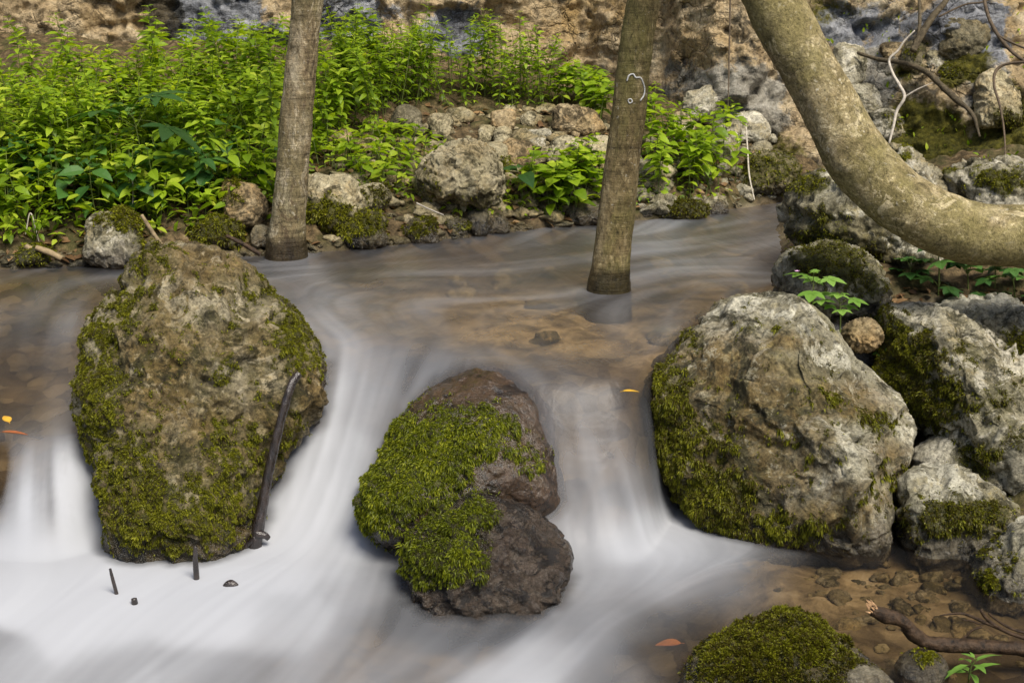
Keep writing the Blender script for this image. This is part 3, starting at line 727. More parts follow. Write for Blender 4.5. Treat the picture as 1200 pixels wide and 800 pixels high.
# rocks of the far bank: outline from centre, size and seed
def lump(cx_, cy_, w_, h_, seed, sq=0.35, n=18):
    r = np.random.default_rng(seed)
    t = np.linspace(0, 2 * math.pi, n, endpoint=False)
    p = 2.0 + sq * 4
    k = (np.abs(np.cos(t)) ** p + np.abs(np.sin(t)) ** p) ** (-1 / p)
    ph = r.random(3) * 6.28
    k = k * (1 + 0.10 * np.sin(2 * t + ph[0]) + 0.07 * np.sin(3 * t + ph[1]) + 0.05 * np.sin(5 * t + ph[2]))
    return [(cx_ + w_ / 2 * a * np.cos(b), cy_ - h_ / 2 * a * np.sin(b)) for a, b in zip(k, t)]
FB = [  # cx, cy, w, h, base row, material, label, moss (relative strength up / blobs), tufts
 (134, 284, 76, 66, 318, 'rock_pale', 'white crusted rock with a mossy crown at the waterline behind the largest boulder', [(150, 258, 40, 14, .9), (165, 280, 15, 25, .5)], 5000),
 (286, 240, 48, 58, 285, 'rock_tan', 'upright tan stone just left of the left tree trunk', [(270, 225, 20, 25, .4)], 1200),
 (256, 274, 66, 34, 300, 'rock_dark', 'moss coated stone low on the bank between the largest boulder and left trunk', [(256, 268, 50, 25, 1.0)], 6000),
 (305, 278, 22, 32, 298, 'rock_dark', 'small dark stone touching the left trunk base', [], 0),
 (390, 236, 72, 64, 288, 'rock_bank', 'tan topped rock with a mossy lower face, just right of the left trunk', [(375, 252, 45, 22, 1.0)], 6000),
 (424, 272, 64, 42, 300, 'rock_dark', 'low mossy rock sitting in the water edge below the tan topped rock', [(420, 262, 45, 20, .9)], 5000),
 (436, 232, 40, 34, 285, 'rock_bank', 'brown wedge of rock beside the tan topped rock', [(440, 228, 20, 20, .5)], 800),
 (494, 273, 42, 32, 292, 'rock_dark', 'rounded olive stone at the water edge under the big pale bank rock', [(494, 266, 30, 18, .6)], 2000),
 (477, 144, 40, 36, 190, 'rock_dark', 'single grey stone jutting from the herbs high on the bank', [], 0),
 (516, 148, 26, 34, 190, 'rock_bank', 'upright pale stone right of the grey stone under the herbs', [], 0),
 (607, 180, 36, 34, 225, 'rock_tan', 'tan stone directly behind the right shoulder of the big pale bank rock', [], 0),
 (578, 186, 34, 36, 232, 'rock_bank', 'rough stone leaning against the back of the big pale bank rock', [(590, 195, 15, 15, .5)], 500),
 (676, 144, 62, 38, 200, 'rock_tan', 'smooth ochre rock topmost in the rubble left of the middle trunk', [], 0),
 (669, 184, 58, 42, 235, 'rock_bank', 'wedge shaped pale rock below the ochre rock', [(650, 195, 20, 10, .3)], 0),
 (700, 174, 30, 28, 215, 'rock_bank', 'squared stone tucked against the left side of the middle trunk', [], 0),
 (590, 141, 32, 24, 182, 'rock_tan', 'flat tan stone in the rubble below the cliff herbs', [], 0),
 (588, 160, 20, 24, 196, 'rock_bank', 'small round stone stacked under the flat tan stone', [], 0),
 (568, 159, 17, 20, 196, 'rock_bank', 'small stone left of the small round stone in the rubble', [], 0),
 (619, 140, 18, 18, 182, 'rock_bank', 'small knobbly stone left of the ochre rock', [], 0),
 (632, 157, 26, 13, 196, 'rock_pale', 'thin pale slab upper one of two in the rubble', [], 0),
 (630, 168, 22, 13, 205, 'rock_pale', 'thin pale slab lower one of two in the rubble', [], 0),
 (561, 262, 26, 30, 285, 'rock_dark', 'dark damp stone supporting the big pale bank rock from below', [], 0),
 (584, 264, 24, 26, 284, 'rock_dark', 'dark damp stone right of the supporting stone at the waterline', [], 0),
 (536, 266, 26, 24, 287, 'rock_dark', 'dark damp stone left of the supporting stone at the waterline', [(536, 262, 14, 8, .5)], 400),
 (668, 222, 72, 34, 262, 'rock_bank', 'long pale rock half hidden by the broad leaved plant', [], 0),
 (688, 250, 52, 36, 272, 'rock_dark', 'grey rock at the water edge touching the middle trunk from the left', [], 0),
 (798, 250, 58, 24, 262, 'rock_dark', 'low cushion of dark green moss over a stone right of the middle trunk', [(798, 246, 40, 18, 1.0)], 5000),
 (838, 244, 30, 22, 258, 'rock_dark', 'dark stone right of the moss cushion', [], 0),
 (758, 250, 14, 10, 258, 'rock_pale', 'yellowish pebble beside the middle trunk, left of the moss cushion', [], 0),
 (752, 242, 10, 8, 252, 'rock_pale', 'little cream pebble resting above the yellowish pebble', [], 0),
 (738, 170, 34, 24, 215, 'rock_dark', 'dark green stone in the hollow right of the middle trunk', [], 0),
 (770, 200, 40, 22, 238, 'rock_bank', 'pale stones peeping between leaves right of the middle trunk', [], 0),
 (822, 124, 40, 46, 205, 'rock_pale', 'tall white block leaning on the cliff right of the middle trunk', [], 0),
 (851, 165, 36, 46, 220, 'rock_pale', 'square white block standing below the tall white block', [], 0),
 (800, 148, 26, 32, 210, 'rock_bank', 'grey stone left of the square white block', [], 0),
 (880, 150, 40, 40, 222, 'rock_pale', 'broken pale block right of the square white block', [], 0),
 (900, 205, 70, 50, 246, 'rock_dark', 'dark mossy lump at the cliff foot beside the far pool', [(900, 200, 50, 30, .7)], 2500),
 (992, 82, 44, 62, 150, 'rock_pale', 'tall pale block half behind the upper right edge of the curved trunk', [], 0),
 (1014, 118, 52, 40, 160, 'rock_pale', 'pale cracked block lower down against the edge of the curved trunk', [(1030, 130, 15, 10, .5)], 400),
 (1046, 60, 26, 24, 90, 'rock_tan', 'small knob of rock on the ledge left of the shrub stem', [], 0),
 (1072, 66, 36, 32, 100, 'rock_dark', 'dark rounded stone under the foot of the shrub stem', [(1072, 58, 20, 10, .5)], 400),
 (1097, 72, 26, 24, 104, 'rock_pale', 'pale knob of rock right of the shrub stem', [], 0),
 (1040, 148, 46, 36, 180, 'rock_pale', 'pale stone low behind the bend of the curved trunk', [(1050, 140, 20, 10, .5)], 400),
 (1128, 46, 66, 48, 100, 'rock_dark', 'dark overhanging block of rock in the upper right cliff', [], 0),
 (1168, 118, 60, 62, 180, 'rock_bank', 'broad beige rock face above the mossy slope at the right edge', [(1185, 140, 25, 20, .8)], 1500),
 (1120, 88, 40, 22, 140, 'rock_dark', 'moss topped ledge stone below the dark overhanging block', [(1122, 84, 30, 12, 1.0)], 1800),
 (450, 208, 30, 18, 250, 'rock_tan', 'small tan stone on the leaf litter above the brown wedge', [], 0),
 (395, 160, 34, 20, 215, 'rock_tan', 'tan stone half buried below the herbs right of the left trunk', [], 0),
 (430, 172, 36, 22, 222, 'rock_tan', 'broad flat tan stone among seedlings right of the left trunk', [], 0),
 (470, 210, 26, 16, 246, 'rock_tan', 'little tan stone left of the big pale bank rock', [], 0),
 (40, 302, 44, 22, 322, 'rock_dark', 'mossy stone carrying broken pale wood at the left water edge', [(40, 298, 30, 14, .9)], 1500),
]
for i, (a, b_, w_, h_, base, mt, lab, ms, tf) in enumerate(FB):
    Yb = hit(a, min(base, b_ + h_ * 0.5))[0][1] + 0.3 * w_ / FPX * 6
    rock(lump(a, b_, w_, h_, 300 + i), Yb, 0.42 * max(w_, h_) / FPX * 7, mt, lab, 110 + i, name='stone' if w_ < 40 else 'rock', sub=5 if w_ < 50 else 6, lean=0.35, amp=0.012, fac=0.022,
         moss=ms, tufts=tf, tl=0.013, tw=0.0035, cat='stone' if w_ < 40 else 'rock', block=base > 255)
BIG = [(484,212),(492,192),(510,176),(532,165),(560,164),(580,176),(590,200),(592,225),(582,244),(556,250),(530,247),(500,240),(486,228)]
rock(BIG, 7.1, 0.28, 'rock_bank', 'big pitted pale rock in the centre of the far bank overhanging a dark gap', 201, sub=7, lean=0.35, amp=0.03, fac=0.04, grit=.6, moss=[(500, 215, 25, 20, .35), (560, 235, 40, 15, .3)], tufts=1200)

# ---------------------------------------------------------------- water
wx = np.concatenate([np.arange(-4.2, -1.9, 0.05), np.arange(-1.9, 1.6, 0.008), np.arange(1.6, 2.4, 0.05)])
wy = np.concatenate([np.arange(0.9, 3.2, 0.06), np.arange(3.2, 4.0, 0.014), np.arange(4.0, 5.2, 0.009), np.arange(5.2, 7.0, 0.018), np.arange(7.0, 8.6, 0.03)])
WX, WY = np.meshgrid(wx, wy); WX = WX.ravel(); WY = WY.ravel()
WZ = water_z(WX, WY)
def flowbump(L):
    z = 0
    for (px_, py_, zl, sx, sy, am) in L:
        c = atZ(px_, py_, zl)
        z = z + am * np.exp(-((WX - c[0]) / sx) ** 2 - ((WY - c[1]) / sy) ** 2)
    return z
WZ = WZ + flowbump([(780, 392, 0.0, .10, .13, .018), (740, 288, 0, .2, .2, .012), (500, 330, 0, .3, .3, .012), (420, 330, 0, .35, .2, .01),
                    (50, 370, 0, .25, .2, .015), (850, 690, -.58, .12, .16, .02), (720, 760, -.6, .12, .14, .03)])
WP = np.stack([WX, WY, WZ], -1)
WZ = WZ + 0.006 * fbm(WP * [1, .55, 1], 3.0, 3, 61)
Slo = sst(0, 1, (np.interp(WX, XL, YL) - WY) / np.interp(WX, XL, LL))
fall = 4 * Slo * (1 - Slo)
WZ = WZ + 0.012 * fall * fbm(np.stack([WX, WY * .15, WX * 0], -1), 9, 3, 66)
WP = np.stack([WX, WY, WZ], -1)
FO = [  # px, py, how much air the water carries there
 (20,330,.03),(90,335,.05),(30,380,.16),(60,370,.20),(90,430,.10),(30,440,.08),(60,490,.06),(10,500,.05),(100,470,.35),(110,500,.5),
 (320,330,.10),(420,310,.05),(500,290,.08),(560,305,.14),(620,322,.20),(480,335,.20),(540,345,.18),(640,345,.18),(700,280,.12),(740,291,.34),(770,290,.36),(820,316,.42),(880,315,.36),(760,318,.38),
 (830,290,.14),(880,270,.12),(830,340,.08),(890,340,.04),(600,380,.03),(680,380,.02),(800,360,.03),(713,348,.22),(745,402,.2),(780,388,.30),(820,400,.06),(680,420,.06),(550,395,.08),(500,400,.18),(620,410,.08),(740,430,.06),(715,455,.05),
 (350,345,.5),(370,370,.58),(335,335,.35),(400,372,.42),(450,370,.24),(385,410,.55),(420,410,.5),(450,440,.62),(400,470,.72),(430,470,.62),(470,420,.38),(395,520,.82),(350,560,.82),(330,610,.85),(400,580,.86),(420,540,.78),(500,432,.5),(530,425,.45),(455,490,.6),
 (600,430,.38),(640,440,.36),(660,455,.36),(690,470,.28),(720,480,.16),(680,500,.5),(650,500,.55),(665,540,.75),(700,540,.55),(740,520,.3),(760,520,.1),(720,570,.5),(690,580,.6),(760,570,.32),
 (0,535,.55),(40,540,.6),(80,515,.6),(20,570,.8),(60,570,.8),(100,540,.75),(40,610,.85),(80,620,.9),(110,610,.85),(20,650,.9),(60,655,.95),
 (50,690,1),(150,665,1),(250,665,.98),(330,650,.95),(100,740,.97),(250,720,.95),(0,790,.72),(120,790,.70),(400,640,.88),(420,610,.86),(340,740,.82),(430,690,.68),(250,790,.64),(340,790,.55),(400,770,.5),(460,730,.4),(460,670,.5),(490,710,.32),
 (560,750,.25),(520,770,.32),(470,790,.4),(600,715,.25),(650,690,.5),(700,680,.66),(690,630,.72),(740,630,.88),(780,620,.85),(720,600,.72),(800,650,.85),(850,650,.62),(780,690,.62),(830,710,.22),(870,690,.42),(820,680,.6),(900,670,.2),(900,700,.08),(950,690,.02),
 (1050,700,0),(1000,660,.03),(900,740,.05),(830,740,.06),(770,730,.2),(740,720,.45),(770,765,.08),(690,740,.55),(650,770,.75),(610,790,.85),(560,795,.8),(700,790,.5),(730,795,.3),(1100,740,0),(1000,740,0),(800,790,.1)]
FOa = np.array(FO, float)
wpx, wpy = pix(WP)
num = np.zeros(len(WP)); den = np.zeros(len(WP)) + 1e-9
nn_ = np.stack([WX, WY, WZ * 0], -1)
jx = wpx + 10 * fbm(nn_, 5, 3, 81); jy = wpy + 8 * fbm(nn_, 5, 3, 82)
for (a, b_, f_) in FOa:
    d2 = ((jx - a) / 34) ** 2 + ((jy - b_) / 26) ** 2
    k = np.exp(-d2) + 1e-4 / (1 + d2) ** 2
    num += k * f_; den += k
foam = (num / den) * (0.85 + 0.15 * Slo)
foam = np.clip(foam, 0, 1) ** (1.35 - 0.35 * sst(.6, 1, foam))
LINES = [[(340,340),(380,370),(420,405),(440,440),(420,490),(385,550),(330,610),(250,660),(120,700),(-50,740)],
 [(330,350),(370,400),(400,460),(395,520),(350,590),(280,650),(100,670)], [(470,350),(500,400),(490,440),(450,490),(425,550),(400,610),(380,680),(300,750),(200,820)],
 [(560,350),(580,410),(620,430),(660,460),(690,510),(720,570),(735,630),(700,700),(640,760),(580,810)], [(700,350),(690,420),(700,480),(740,560),(790,630),(800,665),(740,700),(680,760)],
 [(640,440),(655,500),(660,560),(680,620),(690,680),(640,760)], [(900,690),(820,695),(740,720),(660,765),(600,800)], [(1100,690),(1000,690),(900,690)],
 [(10,440),(15,530),(15,620),(30,680),(0,760)], [(70,450),(85,530),(85,620),(110,670),(60,760)], [(900,320),(820,316),(740,330),(660,350),(560,350),(480,340),(400,345)],
 [(900,270),(780,290),(600,310),(450,320),(350,330)], [(330,320),(100,330),(50,370),(40,440)], [(430,690),(420,740),(380,800)], [(560,740),(520,780),(460,810)], [(200,660),(150,720),(60,800)]]
cp, cv = [], []
for L_ in LINES:
    q = catmull(np.array(L_, float), 5 * len(L_))
    dd = ray(q[:, 0], q[:, 1]); wq = np.zeros((len(q), 2)); fnd = np.zeros(len(q), bool)
    for Y_ in np.arange(2.0, 9.0, 0.01):
        PP = CAMP + dd * (Y_ / dd[:, 1:2])
        hh = (PP[:, 2] < water_z(PP[:, 0], PP[:, 1])) & ~fnd
        wq[hh] = PP[hh, :2]; fnd |= hh
    dv = np.gradient(wq, axis=0); dv /= np.maximum(np.linalg.norm(dv, axis=1), 1e-6)[:, None]
    cp.append(wq); cv.append(dv)
cp = np.vstack(cp); cv = np.vstack(cv)
fx_ = np.arange(-4.3, 2.5, 0.04); fy_ = np.arange(0.8, 8.7, 0.04)
FX, FY = np.meshgrid(fx_, fy_)
vel = np.zeros(FX.shape + (2,)); vel[..., 1] = -0.02
for p_, d_ in zip(cp, cv):
    k = np.exp(-((FX - p_[0]) ** 2 + (FY - p_[1]) ** 2) / 0.16 ** 2) + 0.002 / (1 + 4 * ((FX - p_[0]) ** 2 + (FY - p_[1]) ** 2))
    vel += k[..., None] * d_
vel /= np.maximum(np.linalg.norm(vel, axis=-1), 1e-6)[..., None]
zz = water_z(FX, FY); gy_, gx_ = np.gradient(zz, 0.04)
gm = np.hypot(gx_, gy_)
vel = vel * (1 - 0.45 * sst(.15, .6, gm))[..., None] - np.stack([gx_, gy_], -1) / np.maximum(gm, 1e-6)[..., None] * (0.45 * sst(.15, .6, gm))[..., None]
vel /= np.maximum(np.linalg.norm(vel, axis=-1), 1e-6)[..., None]
def bil(T, x, y, x0, y0, st):
    u = np.clip((x - x0) / st, 0, T.shape[1] - 1.001); v_ = np.clip((y - y0) / st, 0, T.shape[0] - 1.001)
    i = u.astype(int); j = v_.astype(int); f = u - i; g_ = v_ - j
    if T.ndim == 3: f = f[:, None]; g_ = g_[:, None]
    return T[j, i] * (1 - f) * (1 - g_) + T[j, i + 1] * f * (1 - g_) + T[j + 1, i] * (1 - f) * g_ + T[j + 1, i + 1] * f * g_
nx_ = np.arange(-4.4, 2.6, 0.006); ny_ = np.arange(0.7, 8.8, 0.006)
NX, NY = np.meshgrid(nx_, ny_)
NP = np.stack([NX, NY, NX * 0], -1)
NT = 0.75 * gnoise(NP * 24, 91) + 1.1 * gnoise(NP * 9, 92) + 0.9 * gnoise(NP * 4.5, 94) + 0.25 * gnoise(NP * 50, 93)
acc = np.zeros(len(WX)); wsum = 0
for sg in (1, -1):
    x_, y_ = WX.copy(), WY.copy()
    for k in range(34):
        wt = math.exp(-(k / 17) ** 2)
        acc += wt * bil(NT, x_, y_, nx_[0], ny_[0], 0.006); wsum += wt
        d_ = bil(vel, x_, y_, fx_[0], fy_[0], 0.04)
        x_ = x_ + sg * 0.022 * d_[:, 0]; y_ = y_ + sg * 0.022 * d_[:, 1]
lic = acc / wsum
lic = np.clip(lic / lic.std(), -2.5, 2.5)
soft = np.clip(4 * foam * (1 - foam), 0, 1)
pool = Slo ** 3
foam = foam + (0.085 * soft + 0.05 * fall * sst(.1, .4, foam)) * lic * (0.5 + foam) * (1 - 0.3 * pool) + 0.032 * (1 - Slo) * np.clip(lic, -.5, 2.5) * sst(4.9, 5.4, WY) + 0.2 * fall * lic * (WX < -1.25)
WZ = WZ + 0.0013 * lic * np.clip(foam * 2, 0, 1)
WP = np.stack([WX, WY, WZ], -1)
upper = 1 - Slo
foam = foam + upper * 0.04 * (0.45 + np.clip(fbm(np.stack([WX * .5, WY * 1.6, WX * 0], -1), 2.6, 4, 85), -.6, 1))
rv, rf, off = [], [], 0
for V_, F_ in ROCKS:
    rv.append(V_); rf.append(F_ + off); off += len(V_)
rv = np.vstack(rv); rf = np.vstack(rf)
bvh = BVHTree.FromPolygons(rv.tolist(), rf.tolist())
dist = np.full(len(WP), 1.0)
for i in np.nonzero((WX > -2) & (WX < 2) & (WY > 3))[0]:
    q = bvh.find_nearest(WP[i], 0.12)
    if q[0] is not None: dist[i] = q[3]
foam = np.clip(foam, 0, 1) * (0.45 + 0.55 * sst(0.0, 0.05, dist))
foam = np.clip(foam, 0, 1) * 0.94
m = M('silky stream water'); v = m.n('TexCoord').outputs['Object']
fo = m.attr('foam')
vs = m.n('VectorMath', {0: v, 1: (1.0, 0.35, 1.0)}, operation='MULTIPLY').outputs[0]
nb = m.bump(m.noise(vs, 5, 4, 0.5, 0.6), 0.22, 0.06)
tr = m.n('BsdfTransparent', {'Color': (0.68, 0.61, 0.50, 1)})
gl = m.n('BsdfGlossy', {'Color': (0.95, 0.95, 1, 1), 'Roughness': 0.36, 'Normal': nb})
fr = m.n('Fresnel', {'IOR': 1.33, 'Normal': nb}).outputs[0]
clear = m.n('MixShader', {0: m.math('MULTIPLY', fr, 0.8), 1: tr.outputs[0], 2: gl.outputs[0]}).outputs[0]
df = m.n('BsdfDiffuse', {'Color': (0.52, 0.54, 0.585, 1)})
tl_ = m.n('BsdfTranslucent', {'Color': (0.52, 0.54, 0.585, 1)})
fm = m.n('MixShader', {0: 0.25, 1: df.outputs[0], 2: tl_.outputs[0]}).outputs[0]
MAT['water'] = m.done(m.n('MixShader', {0: fo, 1: clear, 2: fm}).outputs[0])
o = mk('water', WP, grid_faces(len(wx), len(wy)), MAT['water'], {'foam': foam}, origin=(0, 5, 0))
setp(o, 'silky stream water, clear brown in the pool and white where it falls', 'water', kind='structure')

# ---------------------------------------------------------------- trees
def bark(name, base, pale, dark, green, sc=(1, 1, .45), spots=0.25, ringsc=(.35, .35, 3.5), crk=(1, 1, .35)):
    m = M(name); v = m.obj(sc)
    n1 = m.noise(v, 9, 8, 0.68, 0.3)
    col = m.ramp(n1, [(0.3, dark), (0.5, base), (0.7, pale)])
    col = m.mix(m.ramp(m.noise(v, 4, 5, 0.6), [(0.42, 0), (0.62, 0.6)]), col, green)
    sp = m.noise(m.obj((1, 1, .9)), 40, 4, 0.6)
    col = m.mix(m.ramp(sp, [(0.64, 0), (0.68, spots * 2)]), col, (0.52, 0.49, 0.40))
    blot = m.noise(v, 13, 9, 0.78, 1.4)
    col = m.mix(m.ramp(blot, [(0.55, 0), (0.58, .75)]), col, [min(1, c * 1.2) for c in pale])
    col = m.mix(m.ramp(blot, [(0.40, .8), (0.44, 0)]), col, dark)
    big = m.noise(v, 2.6, 6, 0.7, .5)
    col = m.mix(m.ramp(big, [(0.46, 0), (0.56, .65)]), col, green)
    pb_ = m.noise(v, 4.5, 11, 0.74, 0.8)
    col = m.mix(m.ramp(pb_, [(0.575, 0), (0.595, .55)]), col, [min(1, c * 1.25) for c in pale])
    ck = m.n('TexVoronoi', {'Vector': m.n('VectorMath', {0: m.obj(crk), 1: m.n('VectorMath', {0: m.n('TexNoise', {'Vector': v, 'Scale': 9.0, 'Detail': 4.0}).outputs['Color'], 'Scale': 0.16}, operation='SCALE').outputs[0]}, operation='ADD').outputs[0], 'Scale': 11.0}, feature='DISTANCE_TO_EDGE').outputs['Distance']
    col = m.mix(m.math('MULTIPLY', m.ramp(ck, [(0.0, .8), (0.035, 0)]), m.ramp(m.noise(v, 5, 4, .6), [(.5, 0), (.6, 1)])), col, [c * .5 for c in dark])
    fine = m.noise(v, 85, 7, 0.8)
    col = m.mix(1.0, col, m.ramp(fine, [(0.36, 0.35), (0.46, .85), (0.54, 1.08), (0.66, 1.6)]), 'MULTIPLY')
    wet = m.attr('wet')
    col = m.mix(m.math('MULTIPLY', wet, 0.95), col, m.mix(1.0, col, (0.16, 0.14, 0.11), 'MULTIPLY'))
    rough = m.math('SUBTRACT', 0.85, m.math('MULTIPLY', wet, 0.45))
    rings = m.noise(m.obj(ringsc), 8, 6, 0.7)
    col = m.mix(1.0, col, m.ramp(rings, [(.34, .6), (.42, .95), (.6, 1.1)]), 'MULTIPLY')
    h = m.math('ADD', m.math('MULTIPLY', fine, 0.6), rings)
    b = m.n('BsdfPrincipled', {'Base Color': col, 'Roughness': rough, 'Specular IOR Level': 0.25, 'Normal': m.bump(h, 0.8, 0.015)})
    return m.done(b.outputs[0])
MAT['bark_left'] = bark('brown smooth bark', (0.23, 0.175, 0.10), (0.36, 0.31, 0.215), (0.10, 0.07, 0.04), (0.15, 0.13, 0.06))
MAT['bark_mid'] = bark('olive brown bark', (0.20, 0.15, 0.07), (0.30, 0.24, 0.13), (0.085, 0.062, 0.028), (0.15, 0.135, 0.042), spots=0.3)
MAT['bark_curved'] = bark('greenish beige bark', (0.27, 0.215, 0.112), (0.47, 0.40, 0.25), (0.10, 0.08, 0.033), (0.18, 0.155, 0.056), sc=(1, 1, 1), spots=0.3, ringsc=(1.4, 1.4, 1.4), crk=(.6, 1, 1))
MAT['twig'] = plain('dry twig', (0.10, 0.075, 0.05), 0.8, 0.2, 40, 0.5)
MAT['drift'] = plain('weathered wood', (0.25, 0.19, 0.11), 0.8, 0.2, 30, 0.5, .6)
MAT['twig_pale'] = plain('bleached twig', (0.42, 0.38, 0.32), 0.8, 0.2, 40, 0.35)
MAT['wood_wet'] = plain('wet black wood', (0.022, 0.015, 0.012), 0.14, 0.9, 34, 0.8, 1.0, (1, 1, .5))
MAT['wood_grey'] = plain('grey brown root bark', (0.085, 0.068, 0.042), 0.85, 0.2, 45, 0.6, 0.9)
MAT['wood_brown'] = plain('damp brown wood', (0.04, 0.024, 0.013), 0.55, 0.25, 45, 0.9, 1.0)
MAT['wood_raw'] = plain('broken wood', (0.42, 0.26, 0.14), 0.8, 0.2, 60, 0.4, 0.8)
MAT['chalk'] = plain('chalk mark', (0.62, 0.62, 0.60), 0.9, 0.1, 120, 0.3)

def pxpath(pts, Y):
    Y = np.asarray(Y, float) * np.ones(len(pts))
    return np.array([atY(a, b_, y) for (a, b_), y in zip(pts, Y)])

def tree(pts, rad_px, Y, mat, label, seed, dip=0.25, up=3.2, knots=(), wetz=0.0):
    P_ = pxpath(pts, Y)
    rad = np.array(rad_px) / FPX * (P_ - CAMP) @ np.array([0, 1, 0]) if False else np.array([r_ / FPX * ((p - CAMP) @ FWD) for r_, p in zip(rad_px, P_)])
    root = P_[0] + np.array([0, 0, -dip])
    d = P_[-1] - P_[-2]; d /= np.linalg.norm(d)
    top = [P_[-1] + d * up * .4 + [0, 0, 0.05], P_[-1] + d * up + [0.1, 0, 0.2]]
    P2 = np.vstack([root, P_, top]); r2 = np.concatenate([[rad[0] * 1.12], rad, [rad[-1] * .85, rad[-1] * .55]])
    V, F, al = tube(P2, r2, 320, 72, True, 0.15, 4.2, seed)
    V = V + vnormals(V, F[0]) * (0.004 * fbm(V * [1, 1, .5], 14, 4, seed + 3, .6) + 0.003 * fbm(V, 40, 3, seed + 4))[:, None]
    pxx = 0
    lump_ = fbm(V * [1, 1, .5], 3, 3, seed + 1)
    V[:, :2] += (V[:, :2] - V[:, :2].mean(0)) * 0
    for (kx, ky, kr, ka) in knots:
        qx, qy = pix(V); n_ = CAMP - V; n_ /= np.linalg.norm(n_, axis=1)[:, None]
        g_ = np.exp(-((qx - kx) ** 2 + (qy - ky) ** 2) / kr ** 2)
        V = V + n_ * (g_ * ka)[:, None]
    wet = 1 - sst(0.075, 0.125, V[:, 2] - wetz - 0.05 * fbm(V, 9, 3, seed))
    o = mk('tree', V, F, None, None, origin=(root[0], root[1], 0.0)) if False else None
    e = bpy.data.objects.new('tree', None); COL.objects.link(e)
    e.location = root; e.matrix_world.translation = Vector(root)
    setp(e, label, 'tree')
    mk('trunk', V, F, MAT[mat], {'wet': wet}, parent=e)
    return e, P2[-1], V, F

t1, top1, _, _ = tree([(335, 303), (337, 270), (341, 220), (346, 150), (353, 80), (361, 0), (368, -60)], [25, 21.5, 19.5, 19, 18.5, 18, 18], 6.33, 'bark_left', 'slim straight brown tree on the left, rooted in the water edge', 501, knots=[(345, 52, 4, .008)])
t2, top2, V2, F2 = tree([(713, 342), (716, 310), (723, 250), (731, 180), (739, 110), (748, 40), (757, -20), (765, -80)], [26, 22.5, 21, 20.5, 20, 19.5, 19, 18], 5.68, 'bark_mid', 'straight olive brown tree standing in the stream with a white chalk ring on it', 503, dip=0.3, knots=[(733, 233, 7, .012)])
# chalk ring on the middle trunk
b2 = BVHTree.FromPolygons(V2.tolist(), [list(f) for fs in F2 for f in fs.tolist()])
def on_trunk(pts, off=0.002):
    o_ = []
    for a, b_ in pts:
        h_ = b2.ray_cast(Vector(CAMP), Vector(ray(a, b_)))
        o_.append(np.array(h_[0] + h_[1] * off))
    return np.array(o_)
pa = [tube(on_trunk([(735, 95), (737, 89), (742, 87), (745, 91), (750, 91), (753, 96), (755, 104), (754, 112), (750, 118)]), .0030, 40, 6)[:2],
      tube(on_trunk([(736, 117), (739, 116), (741, 119), (738, 121), (736, 118)]), .0022, 20, 6)[:2]]
V, F = join(pa)
mk('chalk_mark', V, F, MAT['chalk'], parent=t2)
t3, top3, _, _ = tree([(1560, 430), (1480, 355), (1380, 302), (1290, 281), (1203, 278), (1138, 273), (1097, 259), (1053, 233), (1020, 203), (996, 171), (977, 134), (948, 84), (924, 37), (902, -8), (880, -60)],
     [56, 48, 44, 40, 37, 36, 36.5, 36.5, 37, 35.5, 33.5, 32.5, 33, 33, 32], [5.0] * 7 + [5.02, 5.05, 5.07, 5.1, 5.13, 5.16, 5.2, 5.25], 'bark_curved', 'thick curved beige trunk sweeping in from the right edge and rising over the rocks', 505, dip=0.4, wetz=-5,
     knots=[(983, 196, 7, .014), (983, 196, 3, -.018), (1062, 208, 5, -.008), (1130, 285, 9, .010), (940, 60, 8, .010), (1062, 262, 6, .008)])

# ---------------------------------------------------------------- leaves
def leaf(L, W, n=4, fold=0.25, droop=0.3, lobes=0, stalk=0.15):
    """leaf lying along +x, normal +z: V, F"""
    t = np.linspace(0, 1, n + 1)
    prof = np.sin(np.pi * t ** 0.8) ** 0.9
    prof[0] = 0.04; prof[-1] = 0.0
    if lobes: prof = prof * (1 + 0.28 * np.cos(t * lobes * 2 * math.pi))
    x = L * (stalk + t * (1 - stalk)); z = -droop * L * t ** 2
    mid = np.stack([x, 0 * x, z], -1)
    y = W / 2 * prof
    l = np.stack([x - 0.02 * L * prof, y, z + fold * y], -1); r = np.stack([x - 0.02 * L * prof, -y, z + fold * y], -1)
    V = np.stack([l, mid, r], 1).reshape(-1, 3)
    F = []
    for i in range(n):
        a = 3 * i
        F += [[a, a + 1, a + 4, a + 3], [a + 1, a + 2, a + 5, a + 4]]
    V = np.vstack([V, [[0, 0.0012, 0], [0, -0.0012, 0]]]); k = len(V)
    F.append([k - 2, k - 1, 2, 0])
    return V, np.array(F)

def palm_leaf(L, fingers=5, W=0.42, spread=115):
    parts = []
    for a in np.linspace(-spread, spread, fingers):
        s_ = L * (1 - 0.35 * abs(a) / spread)
        V, F = leaf(s_, s_ * W, 4, 0.15, 0.2, stalk=0.0)
        c, s2 = math.cos(R(a)), math.sin(R(a))
        V = V @ np.array([[c, s2, 0], [-s2, c, 0], [0, 0, 1]])
        parts.append((V, F))
    V, F = join(parts)
    return V, F[0]

def orient(V, az, el, roll=0.0):
    c, s_ = math.cos(roll), math.sin(roll)
    V = V @ np.array([[1, 0, 0], [0, c, s_], [0, -s_, c]])
    c, s_ = math.cos(el), math.sin(el)
    V = V @ np.array([[c, 0, s_], [0, 1, 0], [-s_, 0, c]])
    c, s_ = math.cos(az), math.sin(az)
    return V @ np.array([[c, s_, 0], [-s_, c, 0], [0, 0, 1]])

